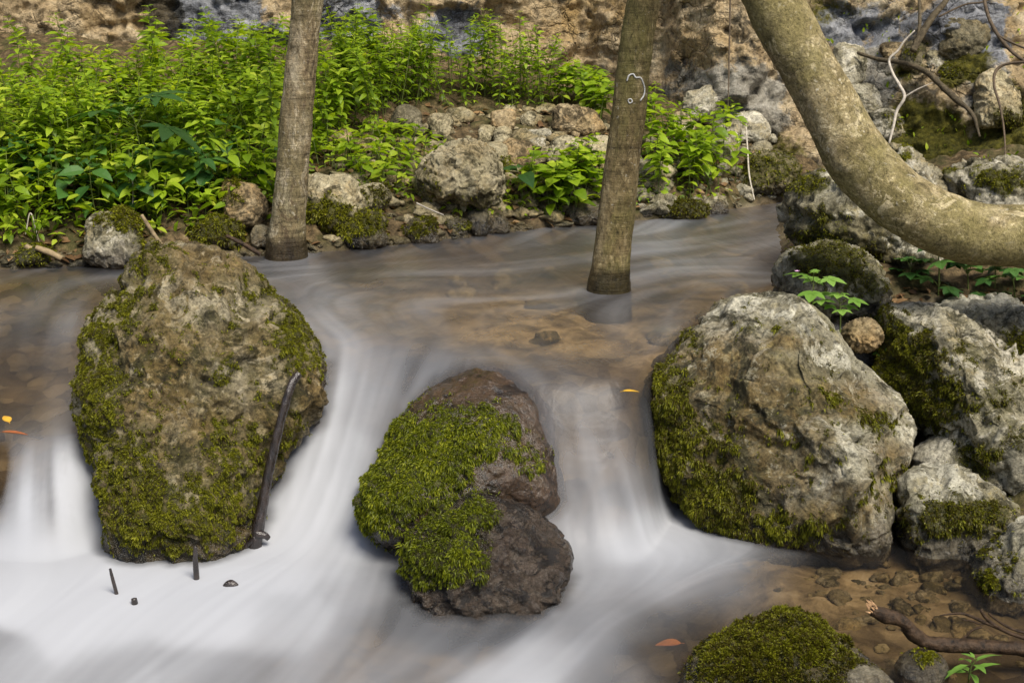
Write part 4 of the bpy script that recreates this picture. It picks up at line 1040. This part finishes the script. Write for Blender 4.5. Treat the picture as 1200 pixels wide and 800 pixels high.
def herb(seed, h, nodes, per, L, W, bend=0.15, start=0.35, kind='leaf', el=(0.5, -0.1)):
    r = np.random.default_rng(seed)
    b = r.normal(size=2) * bend * h
    sp = np.array([[0, 0, -0.03], [b[0] * .2, b[1] * .2, h * .4], [b[0] * .55, b[1] * .55, h * .75], [b[0], b[1], h]])
    SV, SF, _ = tube(sp, [.0030, .0026, .002, .0012], 10, 5, False)
    C = catmull(sp, 60)
    parts, tones = [], []
    az0 = r.random() * 6.28
    for k in range(nodes):
        f = start + (1 - start) * k / max(1, nodes - 1)
        p = C[int(f * 59)]
        az0 += 1.57 + r.normal() * .25
        sc = (0.7 + 0.5 * math.sin(math.pi * min(1, (k + .8) / nodes))) * (0.6 if k == nodes - 1 else 1)
        for q in range(per):
            az = az0 + q * 2 * math.pi / per + r.normal() * .2
            e_ = el[0] + (el[1] - el[0]) * (1 - f) + r.normal() * .22
            if kind == 'palm': V, F = palm_leaf(L * sc * .6, 5)
            elif kind == 'ivy': V, F = palm_leaf(L * sc * .6, 5, 0.62, 125)
            else: V, F = leaf(L * sc * (0.85 + .3 * r.random()), W * sc, 4, 0.2, 0.25 + .2 * r.random())
            if kind in ('palm', 'ivy'):
                st_l = L * sc * .55
                ax = np.array([math.cos(az) * math.cos(e_ + .3), math.sin(az) * math.cos(e_ + .3), math.sin(e_ + .3)]) * st_l
                SV2, SF2, _ = tube(np.array([p, p + ax * .5 + [0, 0, .01], p + ax]), .0012, 5, 4, False)
                SV, SF = join([(SV, SF), (SV2, SF2)])
                V = orient(V, az, e_ * .5 - .15, r.normal() * .15) + p + ax
            else:
                V = orient(V, az, e_, r.normal() * .25) + p
            parts.append((V, F)); tones.append(np.full(len(V), np.clip(.52 + .26 * r.normal() + .15 * (f - .5), 0, 1)))
    LV, LF = join(parts)
    return SV, SF, LV, LF[0], np.concatenate(tones)

LEAFY = [(0.0, (0.05, 0.085, 0.006)), (0.4, (0.175, 0.29, 0.013)), (0.75, (0.34, 0.475, 0.027)), (1.0, (0.55, 0.63, 0.065))]
LEAFD = [(0.0, (0.015, 0.05, 0.010)), (0.5, (0.04, 0.115, 0.022)), (1.0, (0.10, 0.22, 0.04))]
LEAFP = [(0.0, (0.10, 0.22, 0.03)), (0.5, (0.19, 0.36, 0.06)), (1.0, (0.32, 0.5, 0.12))]
MAT['leaf'] = leaf_material('bright herb leaf', LEAFY, 0.52)
MAT['leaf_dark'] = leaf_material('deep green leaf', LEAFD, 0.35, 0.5)
MAT['leaf_pale'] = leaf_material('fresh pale leaf', LEAFP, 0.45)
MAT['stem'] = plain('green stem', (0.10, 0.13, 0.03), 0.6, 0.3, 30, 0.3)

def plant(name, data, lm, loc, rz, sc, label, cat, group=None, tilt=(0, 0)):
    """first of its kind: stem mesh is the thing, the foliage its part"""
    SV, SF, LV, LF, tn = data
    o = mk(name, SV, SF, MAT['stem'], origin=(0, 0, 0))
    mk('foliage', LV, LF, MAT[lm], {'tone': tn}, smooth=False, parent=o)
    o.location = loc; o.rotation_euler = (tilt[0], tilt[1], rz); o.scale = (sc, sc, sc)
    setp(o, label, cat, group)
    return o

def dup(o, loc, rz, sc, label=None, group=None, tilt=(0, 0)):
    c = o.copy(); COL.objects.link(c)
    c.location = loc; c.rotation_euler = (tilt[0], tilt[1], rz); c.scale = (sc, sc, sc)
    if label: c['label'] = label
    if group: c['group'] = group
    for ch in o.children:
        d_ = ch.copy(); COL.objects.link(d_); d_.parent = c
    return c

pr = np.random.default_rng(99)
def spread(n, poly, mind=0.0):
    """random base points (pixels) inside a polygon"""
    poly = np.array(poly, float); out = []
    lo, hi = poly.min(0), poly.max(0)
    while len(out) < n:
        p = lo + pr.random(2) * (hi - lo)
        ins = False
        for i in range(len(poly)):
            a, b_ = poly[i], poly[i - 1]
            if (a[1] > p[1]) != (b_[1] > p[1]) and p[0] < (b_[0] - a[0]) * (p[1] - a[1]) / (b_[1] - a[1]) + a[0]: ins = not ins
        if ins: out.append(p)
    return np.array(out)

def field(kinds, pts, name, lm, label, cat, group, sc=(0.8, 1.2)):
    H = hit(pts[:, 0], pts[:, 1]); first = {}
    for i, p in enumerate(H):
        k = i % len(kinds)
        rz = pr.random() * 6.28; s_ = sc[0] + pr.random() * (sc[1] - sc[0]); tl2 = (pr.normal() * .12, pr.normal() * .12)
        p = p.copy(); p[1] = min(p[1], cliff_base(p[0]) - 0.12)
        p[2] = float(ground_z(p[0:1], p[1:2])[0])
        if k not in first: first[k] = plant(name, kinds[k], lm, p, rz, s_, label, cat, group, tl2)
        else: dup(first[k], p, rz, s_, None, None, tl2)

HERBS = [herb(600 + k, 0.29 + 0.035 * k, 10 + k % 3, 4, 0.062, 0.021 + .003 * (k % 3), start=.2) for k in range(6)]
field(HERBS, spread(215, [(-60, 122), (120, 116), (330, 108), (330, 215), (230, 225), (120, 235), (-60, 240)]), 'leafy_herb', 'leaf',
      'tall bright green herb in the dense thicket on the left bank', 'plant', 'leafy herbs of the left bank')
HERB2 = [herb(620 + k, 0.20 + 0.03 * k, 4, 3, 0.085, 0.035, start=.4) for k in range(4)]
field(HERB2, spread(60, [(-60, 235), (150, 235), (320, 210), (320, 250), (200, 265), (100, 262), (-60, 285)]), 'low_herb', 'leaf',
      'knee high green herb at the front of the left bank thicket', 'plant', 'low herbs along the left water edge')
field(HERBS, spread(34, [(368, 110), (500, 105), (480, 130), (430, 165), (372, 200)]), 'leafy_herb', 'leaf',
      'tall bright green herb in the clump right of the left trunk', 'plant', 'leafy herbs right of the left trunk')
field([herb(640 + k, 0.36 + .04 * k, 9, 4, 0.052, 0.020, start=.12) for k in range(3)], spread(120, [(385, 92), (640, 104), (645, 128), (560, 132), (385, 138)]), 'slender_herb', 'leaf',
      'slender herb in the sparse line along the cliff foot', 'plant', 'slender herbs along the cliff foot', (0.8, 1.15))
SEED = [herb(660 + k, 0.10 + 0.02 * k, 2, 3, 0.06, 0.035, start=.7) for k in range(3)]
field(SEED, spread(60, [(375, 190), (470, 160), (500, 190), (470, 250), (400, 215)]), 'seedling', 'leaf',
      'small round leaved seedling on the leaf litter left of the big pale bank rock', 'plant', 'seedlings on the leaf litter')
field([herb(680 + k, 0.22, 5, 3, 0.07, 0.04, start=.4) for k in range(3)], spread(26, [(640, 120), (705, 120), (705, 160), (690, 140), (650, 130)]), 'leafy_herb', 'leaf',
      'leafy herb crowding above the ochre rock left of the middle trunk', 'plant', 'herbs above the ochre rock')
field([herb(690 + k, 0.24, 4, 3, 0.085, 0.05, start=.35) for k in range(3)], spread(30, [(620, 235), (690, 215), (700, 240), (690, 262), (640, 265), (615, 255)]), 'broad_leaf_herb', 'leaf',
      'soft green broad leaved herb hanging over the water left of the middle trunk', 'plant', 'broad leaved herbs left of the middle trunk')
field([herb(700 + k, 0.28, 5, 3, 0.075, 0.042, start=.35) for k in range(3)], spread(30, [(755, 190), (860, 170), (868, 225), (840, 238), (760, 240)]), 'broad_leaf_herb', 'leaf',
      'toothed leaf herb on the bank right of the middle trunk', 'plant', 'herbs right of the middle trunk')
field([herb(710 + k, 0.2, 4, 3, 0.07, 0.03, start=.35) for k in range(2)], spread(10, [(745, 140), (775, 135), (775, 160), (745, 165)]), 'leafy_herb', 'leaf',
      'narrow leaved herb beside the upper right of the middle trunk', 'plant', 'narrow leaved herbs by the middle trunk')

field([herb(720 + k, 0.26, 4, 3, 0.10, 0.055, start=.3, el=(.35, -.1)) for k in range(3)], spread(40, [(-60, 190), (330, 190), (330, 245), (180, 262), (-60, 285)]), 'dark_leaf_herb', 'leaf_dark',
      'deep green wide leaved herb low in the left bank thicket', 'plant', 'dark wide leaved herbs of the left bank')

def one(data, px_, py_, name, lm, label, cat='plant', rz=0.0, sc=1.0, Y=None):
    p = hit(px_, py_)[0] if Y is None else atY(px_, py_, Y)
    return plant(name, data, lm, p, rz, sc, label, cat)
one(herb(801, 0.42, 3, 2, 0.30, 0.1, kind='palm', start=.75, el=(.2, 0)), 172, 235, 'palmate_plant', 'leaf_dark', 'large palmate dark leaved plant standing out of the left thicket', rz=.4)
one(herb(803, 0.22, 2, 3, 0.16, 0.07, start=.8, el=(.25, .1)), 612, 246, 'palmate_plant', 'leaf_dark', 'bluish broad leaved plant right beside the big pale bank rock', rz=1)
one(herb(805, 0.15, 4, 2, 0.10, 0.05, kind='ivy', start=.2, el=(.5, .2)), 952, 372, 'flowering_seedling', 'leaf_pale', 'pale lobed leaf seedling growing on top of the large right boulder', rz=.2, Y=5.02); SEEDLING = bpy.context.scene.objects['flowering_seedling']
fl = hit(0, 0)[0] * 0 + atY(934, 318, 5.0)
parts = []
for k in range(5):
    V, F = leaf(.011, .008, 3, .1, .1, stalk=0); parts.append((orient(V, k * 1.257, .35), F))
V, F = join(parts)
MAT['petal'] = plain('pink petal', (0.62, 0.36, 0.58), .6, .2, 60, .15, .1)
bpy.context.view_layer.update()
Vl = np.array([SEEDLING.matrix_world.inverted() @ Vector(p) for p in V + fl])
fo_ = mk('flower', Vl, F, MAT['petal'], origin=(0, 0, 0), smooth=False); fo_.location = (0, 0, 0); fo_.parent = SEEDLING
one(herb(806, 0.10, 3, 3, 0.08, 0.05, kind='ivy', start=.3, el=(.3, .0)), 985, 380, 'lobed_seedling', 'leaf_pale', 'lower lobed leaf seedling beside the pale seedling on the right boulder', rz=2.2, Y=5.0)
for k, (a, b_, Y, sc, lab) in enumerate([(1062, 352, 5.6, 1.0, 'dark ivy sprig in the black gap beneath the curved trunk'), (1100, 345, 5.5, 1.2, 'tallest ivy sprig below the curved trunk behind the creased boulder'), (1135, 350, 5.5, 1.1, 'ivy sprig right of the tallest one below the trunk'), (1165, 352, 5.5, .9, 'ivy sprig with blue green leaves near the right edge below the trunk'), (1190, 356, 5.45, 1.0, 'ivy sprig cut by the right edge below the trunk'), (1040, 420, 5.1, .6, 'small sprout in the cleft between the two right boulders'), (955, 330, 5.75, .8, 'ivy leaves at the foot of the leaning slab')]):
    one(herb(820 + k, 0.16, 4, 3, 0.09, 0.05, kind='ivy', start=.2, el=(.4, -.1)), a, b_, 'ivy_sprig', 'leaf_dark', lab, rz=k * 1.3, sc=sc, Y=Y)
one(herb(840, 0.06, 3, 4, 0.07, 0.02, start=.3, el=(.5, .1)), 1135, 795, 'fern_sprout', 'leaf_pale', 'light green ferny sprout at the bottom right by the branch', Y=3.5)

def blades(n, L, W, seed, loc, name, label):
    r = np.random.default_rng(seed); parts = []; tn = []
    for k in range(n):
        az = r.random() * 6.28; l = L * (.5 + .7 * r.random())
        t = np.linspace(0, 1, 7); out = l * t * .6; z = l * (t - .75 * t ** 2.2) * 1.1
        wv = W * (1 - t ** 2) / 2
        c = np.array([math.cos(az), math.sin(az), 0]); sd_ = np.array([-math.sin(az), math.cos(az), 0])
        mid = out[:, None] * c + np.stack([0 * z, 0 * z, z], -1)
        V = np.stack([mid + wv[:, None] * sd_, mid - wv[:, None] * sd_], 1).reshape(-1, 3)
        parts.append((V, np.array([[2 * i, 2 * i + 1, 2 * i + 3, 2 * i + 2] for i in range(6)])))
        tn.append(np.full(len(V), r.random()))
    V, F = join(parts)
    o = mk(name, V + np.asarray(loc), F, MAT['leaf'], {'tone': np.concatenate(tn)}, smooth=False, origin=loc)
    return setp(o, label, 'grass tuft')
blades(22, 0.36, 0.006, 5, hit(40, 285)[0], 'grass_tuft', 'arching long bladed grass tuft at the far left water edge')
blades(14, 0.2, 0.005, 6, hit(120, 292)[0], 'grass_tuft', 'short grass tuft behind the white crusted rock')

# ground cover, litter and rubble too many to count
def litter(n, poly, L, mat, name, label, seed, cat, up=0.0, el=0.35, W=.5):
    pts = spread(n, poly); H = hit(pts[:, 0], pts[:, 1]); r = np.random.default_rng(seed)
    parts, tn = [], []
    base = leaf(1.0, W, 3, .2, .25, stalk=.05)
    for p in H:
        l = L * (.5 + r.random())
        V = orient(base[0] * l, r.random() * 6.28, r.normal() * el, r.normal() * .4) + p + [0, -.01, .008 + up * r.random()]
        parts.append((V, base[1])); tn.append(np.full(len(V), r.random()))
    V, F = join(parts)
    o = mk(name, V, F, MAT[mat], {'tone': np.concatenate(tn)}, smooth=False)
    return setp(o, label, cat, kind='stuff')
DRY = [(0.0, (0.035, 0.02, 0.010)), (0.5, (0.15, 0.085, 0.04)), (0.8, (0.28, 0.18, 0.09)), (1.0, (0.34, 0.15, 0.05))]
MAT['dry_leaf'] = leaf_material('dry leaf', DRY, 0.15, 0.2)
litter(2600, [(-80, 120), (330, 110), (640, 130), (900, 190), (900, 235), (700, 255), (560, 268), (400, 285), (0, 308), (-80, 315)], 0.05, 'dry_leaf', 'leaf_litter', 'dead brown leaves scattered over the far bank', 41, 'leaf litter', 0.0)
litter(500, [(1000, 340), (1200, 335), (1200, 560), (1120, 520), (1040, 420)], 0.04, 'dry_leaf', 'leaf_litter', 'dead brown leaves in the gaps between the right hand rocks', 42, 'leaf litter', 0.0)
litter(3800, [(-80, 110), (330, 100), (420, 120), (380, 200), (330, 262), (200, 278), (0, 296), (-80, 305)], 0.055, 'leaf', 'undergrowth', 'low green undergrowth carpeting the left bank', 43, 'undergrowth', 0.16, .5)
litter(1300, [(380, 140), (400, 220), (480, 240), (560, 262), (700, 250), (850, 235), (850, 200), (760, 170), (640, 210), (480, 150)], 0.04, 'leaf', 'undergrowth', 'sparse small green leaves between the far bank stones', 44, 'undergrowth', 0.05, .5)
litter(300, [(940, 0), (1200, 0), (1200, 200), (1040, 170)], 0.03, 'leaf', 'creeper', 'tiny green creeper leaves dotted over the upper right cliff', 45, 'creeper', 0.0, 1.0)

def rubble(n, poly, s, mat, name, label, seed):
    pts = spread(n, poly); H = hit(pts[:, 0], pts[:, 1]); r = np.random.default_rng(seed)
    V0, F0 = ico(3); parts = []
    for i, p in enumerate(H):
        k = s * (.35 + r.random() ** 2 * 1.2)
        V = V0 * (k * np.array([1, .7 + .5 * r.random(), .4 + .3 * r.random()]))
        V = V * (1 + .4 * gnoise(V0 * 1.1 + i * 3.1, 5) + .22 * facets(V0 + i * 2.3, 1.3, 6))[:, None]
        V = orient(V, r.random() * 6.28, r.normal() * .3) + p + [0, 0, k * .15]
        parts.append((V, F0))
    V, F = join(parts)
    z = np.zeros(len(V))
    we = (1 - sst(-.01, .05, V[:, 2] - water_z(V[:, 0], V[:, 1]))) * (0.8 if mat == 'rock_dark' else 0.15)
    o = mk(name, V, F, MAT[mat], {'moss': z, 'wet': we, 'film': z + .25, 'stain': z + .2})
    return setp(o, label, 'rubble', kind='stuff')
rubble(420, [(370, 215), (470, 150), (560, 130), (700, 120), (720, 200), (700, 250), (600, 262), (480, 262), (380, 285)], 0.045, 'rock_bank', 'rubble', 'small pale rubble stones filling the slope below the cliff', 51)
rubble(160, [(745, 170), (900, 150), (910, 230), (850, 246), (750, 252)], 0.045, 'rock_pale', 'rubble', 'small whitish rubble at the foot of the cliff right of the middle trunk', 52)
rubble(260, [(-50, 300), (120, 296), (330, 288), (480, 276), (700, 256), (700, 266), (480, 290), (330, 303), (100, 312), (-50, 318)], 0.03, 'rock_dark', 'gravel', 'dark wet gravel along the far waterline', 53)
rubble(60, [(860, 660), (1130, 650), (1190, 740), (1200, 800), (980, 800), (860, 720)], 0.03, 'rock_bank', 'gravel', 'brown pebbles under the clear shallows at the lower right', 54)
rubble(50, [(960, 660), (1120, 655), (1130, 740), (980, 750)], 0.028, 'rock_pale', 'gravel', 'pale pebbles under the clear water at the lower right', 56)
rubble(24, [(520, 330), (900, 300), (860, 400), (760, 420), (560, 400)], 0.05, 'rock_bank', 'gravel', 'tan pebbles on the bed of the upper pool', 55)

# ---------------------------------------------------------------- sticks, twigs, fallen leaves
def stick(pts, rad, Y, mat, name, label, cat='stick', n=40, seg=10, rough=.12, rsc=25, seed=0, branches=()):
    P_ = np.asarray(pts, float) if len(pts[0]) == 3 else pxpath(pts, Y)
    parts = [tube(P_, rad, n, seg, True, rough, rsc, seed)[:2]]
    for bp, br, bY in branches:
        parts.append(tube(pxpath(bp, bY), br, 24, 6, True, rough, rsc, seed + 1)[:2])
    V, F = join(parts)
    return setp(mk(name, V, F, MAT[mat]), label, cat)
stick([(350, 438), (341, 452), (330, 490), (318, 540), (308, 590), (300, 632), (298, 650)], [.012, .015, .0145, .016, .018, .022, .020], [4.46, 4.43, 4.40, 4.38, 4.36, 4.34, 4.34], 'wood_wet', 'wet_stick',
      'dark wet stick propped upright against the largest mossy boulder', n=90, rough=.3, branches=[([(300, 625), (310, 627), (315, 631)], [.016, .013, .009], 4.33), ([(300, 630), (290, 638), (284, 646)], [.015, .011, .006], 4.33)])
stick([(129, 666), (132, 678), (137, 697), (140, 715)], [.004, .0055, .006, .006], 4.0, 'wood_wet', 'twig_stub', 'thin slanting twig poking out of the white foam at lower left')
stick([(229, 640), (229, 655), (230, 672), (231, 690)], [.006, .008, .009, .009], 4.1, 'wood_wet', 'twig_stub', 'short upright twig stub in the foam below the largest boulder')
stick([(157, 701), (158, 708), (159, 722)], [.009, .010, .009], 3.94, 'wood_wet', 'twig_stub', 'tiny dark knob of wood in the foam right of the slanting twig')
stick([(262, 690), (270, 684), (280, 690)], [.010, .014, .010], 4.06, 'wood_wet', 'twig_stub', 'blurred low stub half drowned in the foam left of the wet stick')
# broken branch, bottom right
bp = [(1022, 715), (1040, 722), (1058, 728), (1072, 744), (1090, 753), (1130, 756), (1170, 758), (1215, 762), (1260, 768)]
V, F, _ = tube(pxpath(bp, 3.60), [.016, .021, .017, .022, .019, .021, .018, .022, .021], 160, 18, True, .4, 26, 5)
br = setp(mk('broken_branch', V, F, MAT['wood_brown']), 'broken brown branch with a splintered end lying over the shallows at bottom right', 'branch')
parts = []
for k in range(14):
    aa = pr.random() * 6.28; q0 = np.array([1023 + 5 * math.cos(aa), 714 + 5 * math.sin(aa)]); q1 = q0 + [-3 - 5 * pr.random() + pr.normal() * 1.5, -2 - 5 * pr.random() + pr.normal() * 2]
    parts.append(tube(pxpath([q0, q1], 3.59), [.004, .0008], 5, 5)[:2])
V, F = join(parts); mk('splintered_end', V, F, MAT['wood_raw'], parent=br)
parts = [tube(pxpath(p_, 3.62), r_, 30, 6, True, .1, 30, 3)[:2] for p_, r_ in [
    ([(1215, 752), (1180, 740), (1160, 728), (1150, 716), (1152, 714)], [.006, .006, .005, .004, .002]),
    ([(1175, 738), (1150, 727), (1130, 719), (1115, 719), (1101, 721)], [.005, .005, .004, .0035, .002]),
    ([(1150, 734), (1140, 738), (1132, 745), (1125, 749)], [.004, .0035, .003, .002]),
    ([(1160, 728), (1150, 731), (1138, 727), (1128, 726)], [.004, .003, .003, .002]),
    ([(1215, 745), (1185, 736), (1165, 724), (1158, 718)], [.004, .004, .003, .002])]]
V, F = join(parts); mk('twigs', V, F, MAT['wood_brown'], parent=br)

def cl(pts, fwd=0.28):
    """points just in front of the cliff"""
    pts = np.array(pts, float); H = hit(pts[:, 0], pts[:, 1])
    d = (CAMP - H); d /= np.linalg.norm(d, axis=1)[:, None]
    return H + d * fwd
def cstick(paths, mat, name, label, fwd=0.28, cat='twig', rough=.12):
    parts = [tube(cl(p_, fwd), r_, 40, 7, True, rough, 14, 3 + i)[:2] for i, (p_, r_) in enumerate(paths)]
    V, F = join(parts)
    return setp(mk(name, V, F, MAT[mat]), label, cat)
cstick([([(1042, 168), (1047, 148), (1051, 130), (1060, 114), (1054, 100), (1046, 86), (1042, 70), (1052, 60), (1060, 48), (1072, 36)], [.006, .008, .009, .009, .009, .008, .007, .007, .006, .004]),
        ([(1060, 114), (1075, 105), (1093, 97)], [.006, .004, .002])], 'twig_pale', 'dead_twig', 'bleached zigzag dead twig standing before the cliff at upper right')
cstick([([(1125, -30), (1108, 2), (1093, 20), (1078, 44), (1070, 60)], [.014, .016, .019, .022, .02]), ([(1108, 2), (1112, -14), (1120, -30)], [.01, .008, .006]), ([(1076, 50), (1078, 20), (1076, -20)], [.012, .01, .008])], 'wood_grey', 'shrub_stem', 'forked dark green shrub stem rising out of the top right cliff ledge')
cstick([([(1005, 62), (1030, 70), (1058, 74), (1085, 84), (1107, 104), (1125, 120), (1140, 135), (1148, 160)], [.008, .012, .015, .016, .018, .016, .012, .006])], 'wood_grey', 'root', 'gnarled brown root running down across the mossy cliff', .16, 'root', .7)
cstick([([(1150, -20), (1156, 12), (1163, 30), (1176, 50), (1195, 68), (1220, 82)], [.008, .009, .01, .01, .009, .008]), ([(1160, 25), (1168, 40), (1190, 52), (1215, 62)], [.006, .006, .006, .005]), ([(1215, 73), (1185, 74), (1168, 82), (1165, 100), (1172, 125), (1177, 157), (1178, 186)], [.007, .007, .008, .007, .006, .005, .003])], 'twig', 'bare_vine', 'dark looping bare vine hanging in the upper right corner', .6, 'vine')
cstick([([(1100, 20), (1130, 6), (1150, 3), (1170, -4)], [.006, .005, .005, .004])], 'twig', 'dead_twig', 'thin dark twig crossing the cliff between shrub stem and vine', .4)
cstick([([(856, -10), (855, 40), (854, 90), (853, 130)], [.005, .005, .004, .003])], 'twig', 'hanging_root', 'thin dark root hanging straight down the cliff left of the curved trunk', .25, 'root')
cstick([([(874, 146), (876, 175), (878, 205), (884, 234)], [.004, .005, .005, .003])], 'twig_pale', 'dry_stalk', 'pale dead stem dangling before the dark cliff foot by the far pool', .25, 'stem')
def bstick(pts, rad, mat, label, lift=.06, name='fallen_stick'):
    H = hit([p[0] for p in pts], [p[1] for p in pts]) + np.array([0, -0.05, lift])
    V, F, _ = tube(H, rad, 20, 7, True, .12, 20, 3)
    setp(mk(name, V, F, MAT[mat]), label, 'stick')
stick([(166, 252), (176, 268), (189, 287)], [.008, .009, .010], 6.15, 'drift', 'fallen_stick', 'grey stick leaning up from behind the largest boulder')
stick([(265, 276), (285, 286), (305, 298)], [.008, .010, .011], 6.2, 'wood_brown', 'fallen_stick', 'brown stick slanting to the water beside the left trunk')
stick([(30, 288), (42, 296), (50, 304)], [.012, .014, .012], 6.1, 'drift', 'driftwood', 'pale broken driftwood on the mossy stone, left piece', 'driftwood')
stick([(42, 290), (58, 296), (72, 303)], [.012, .014, .012], 6.07, 'drift', 'driftwood', 'pale broken driftwood on the mossy stone, right piece', 'driftwood')
stick([(155, 200), (156, 225), (155, 252)], [.004, .004, .003], 6.4, 'twig_pale', 'dry_stalk', 'thin straw coloured stem standing upright in the left thicket', 'stem')
stick([(30, 275), (36, 250), (46, 285)], [.003, .003, .003], 6.2, 'twig_pale', 'dry_stalk', 'bent straw stem by the driftwood', 'stem')
stick([(488, 238), (505, 246), (520, 252)], [.004, .004, .003], 6.75, 'twig_pale', 'fallen_stick', 'thin pale twig under the front of the big pale bank rock')

def fleaf(px_, py_, z, L, W, az, col, label, tilt=0.1):
    m_ = plain('leaf colour', col, .5, .4, 60, .3, .2)
    p = atZ(px_, py_, z) if z is not None else None
    V, F = leaf(L, L * W, 6, .15, .15, stalk=.12)
    V = V - [L / 2, 0, 0]
    V = np.vstack([orient(V, az, tilt), orient(V, az, tilt) - [0, 0, .0015]])
    n_ = len(V) // 2
    o = mk('fallen_leaf', V + p, np.vstack([F, F[:, ::-1] + n_]), m_, smooth=True)
    setp(o, label, 'leaf')
fleaf(8, 490, -.055, .055, .5, 2.2, (0.55, 0.30, 0.03), 'yellow leaf floating above the left waterfall', .3)
fleaf(15, 505, -.065, .09, .22, 0.0, (0.30, 0.09, 0.03), 'narrow red brown leaf floating beneath the yellow leaf', .05)
fleaf(738, 457, .02, .06, .35, 0.1, (0.55, 0.32, 0.03), 'thin yellow leaf on the dark drowned stone left of the large right boulder', .1)
fleaf(785, 752, -.60, .085, .5, 3.1, (0.42, 0.16, 0.04), 'orange leaf lying on the drowned stone near the bottom edge', .05)
fleaf(706, 583, -.50, .035, .6, 0.6, (0.25, 0.42, 0.03), 'small green leaf in the foam right of the mid-stream boulder', .4)
fleaf(628, 189 + 340, -.17, .035, .35, 2.6, (0.30, 0.45, 0.08), 'small green leaf stuck on the wet right side of the mid-stream boulder', .5) if False else None
fleaf(985, 733, -.63, .075, .6, .2, (0.38, 0.28, 0.13), 'tan oval leaf sunk under the shallows above the near mossy hump', .05)
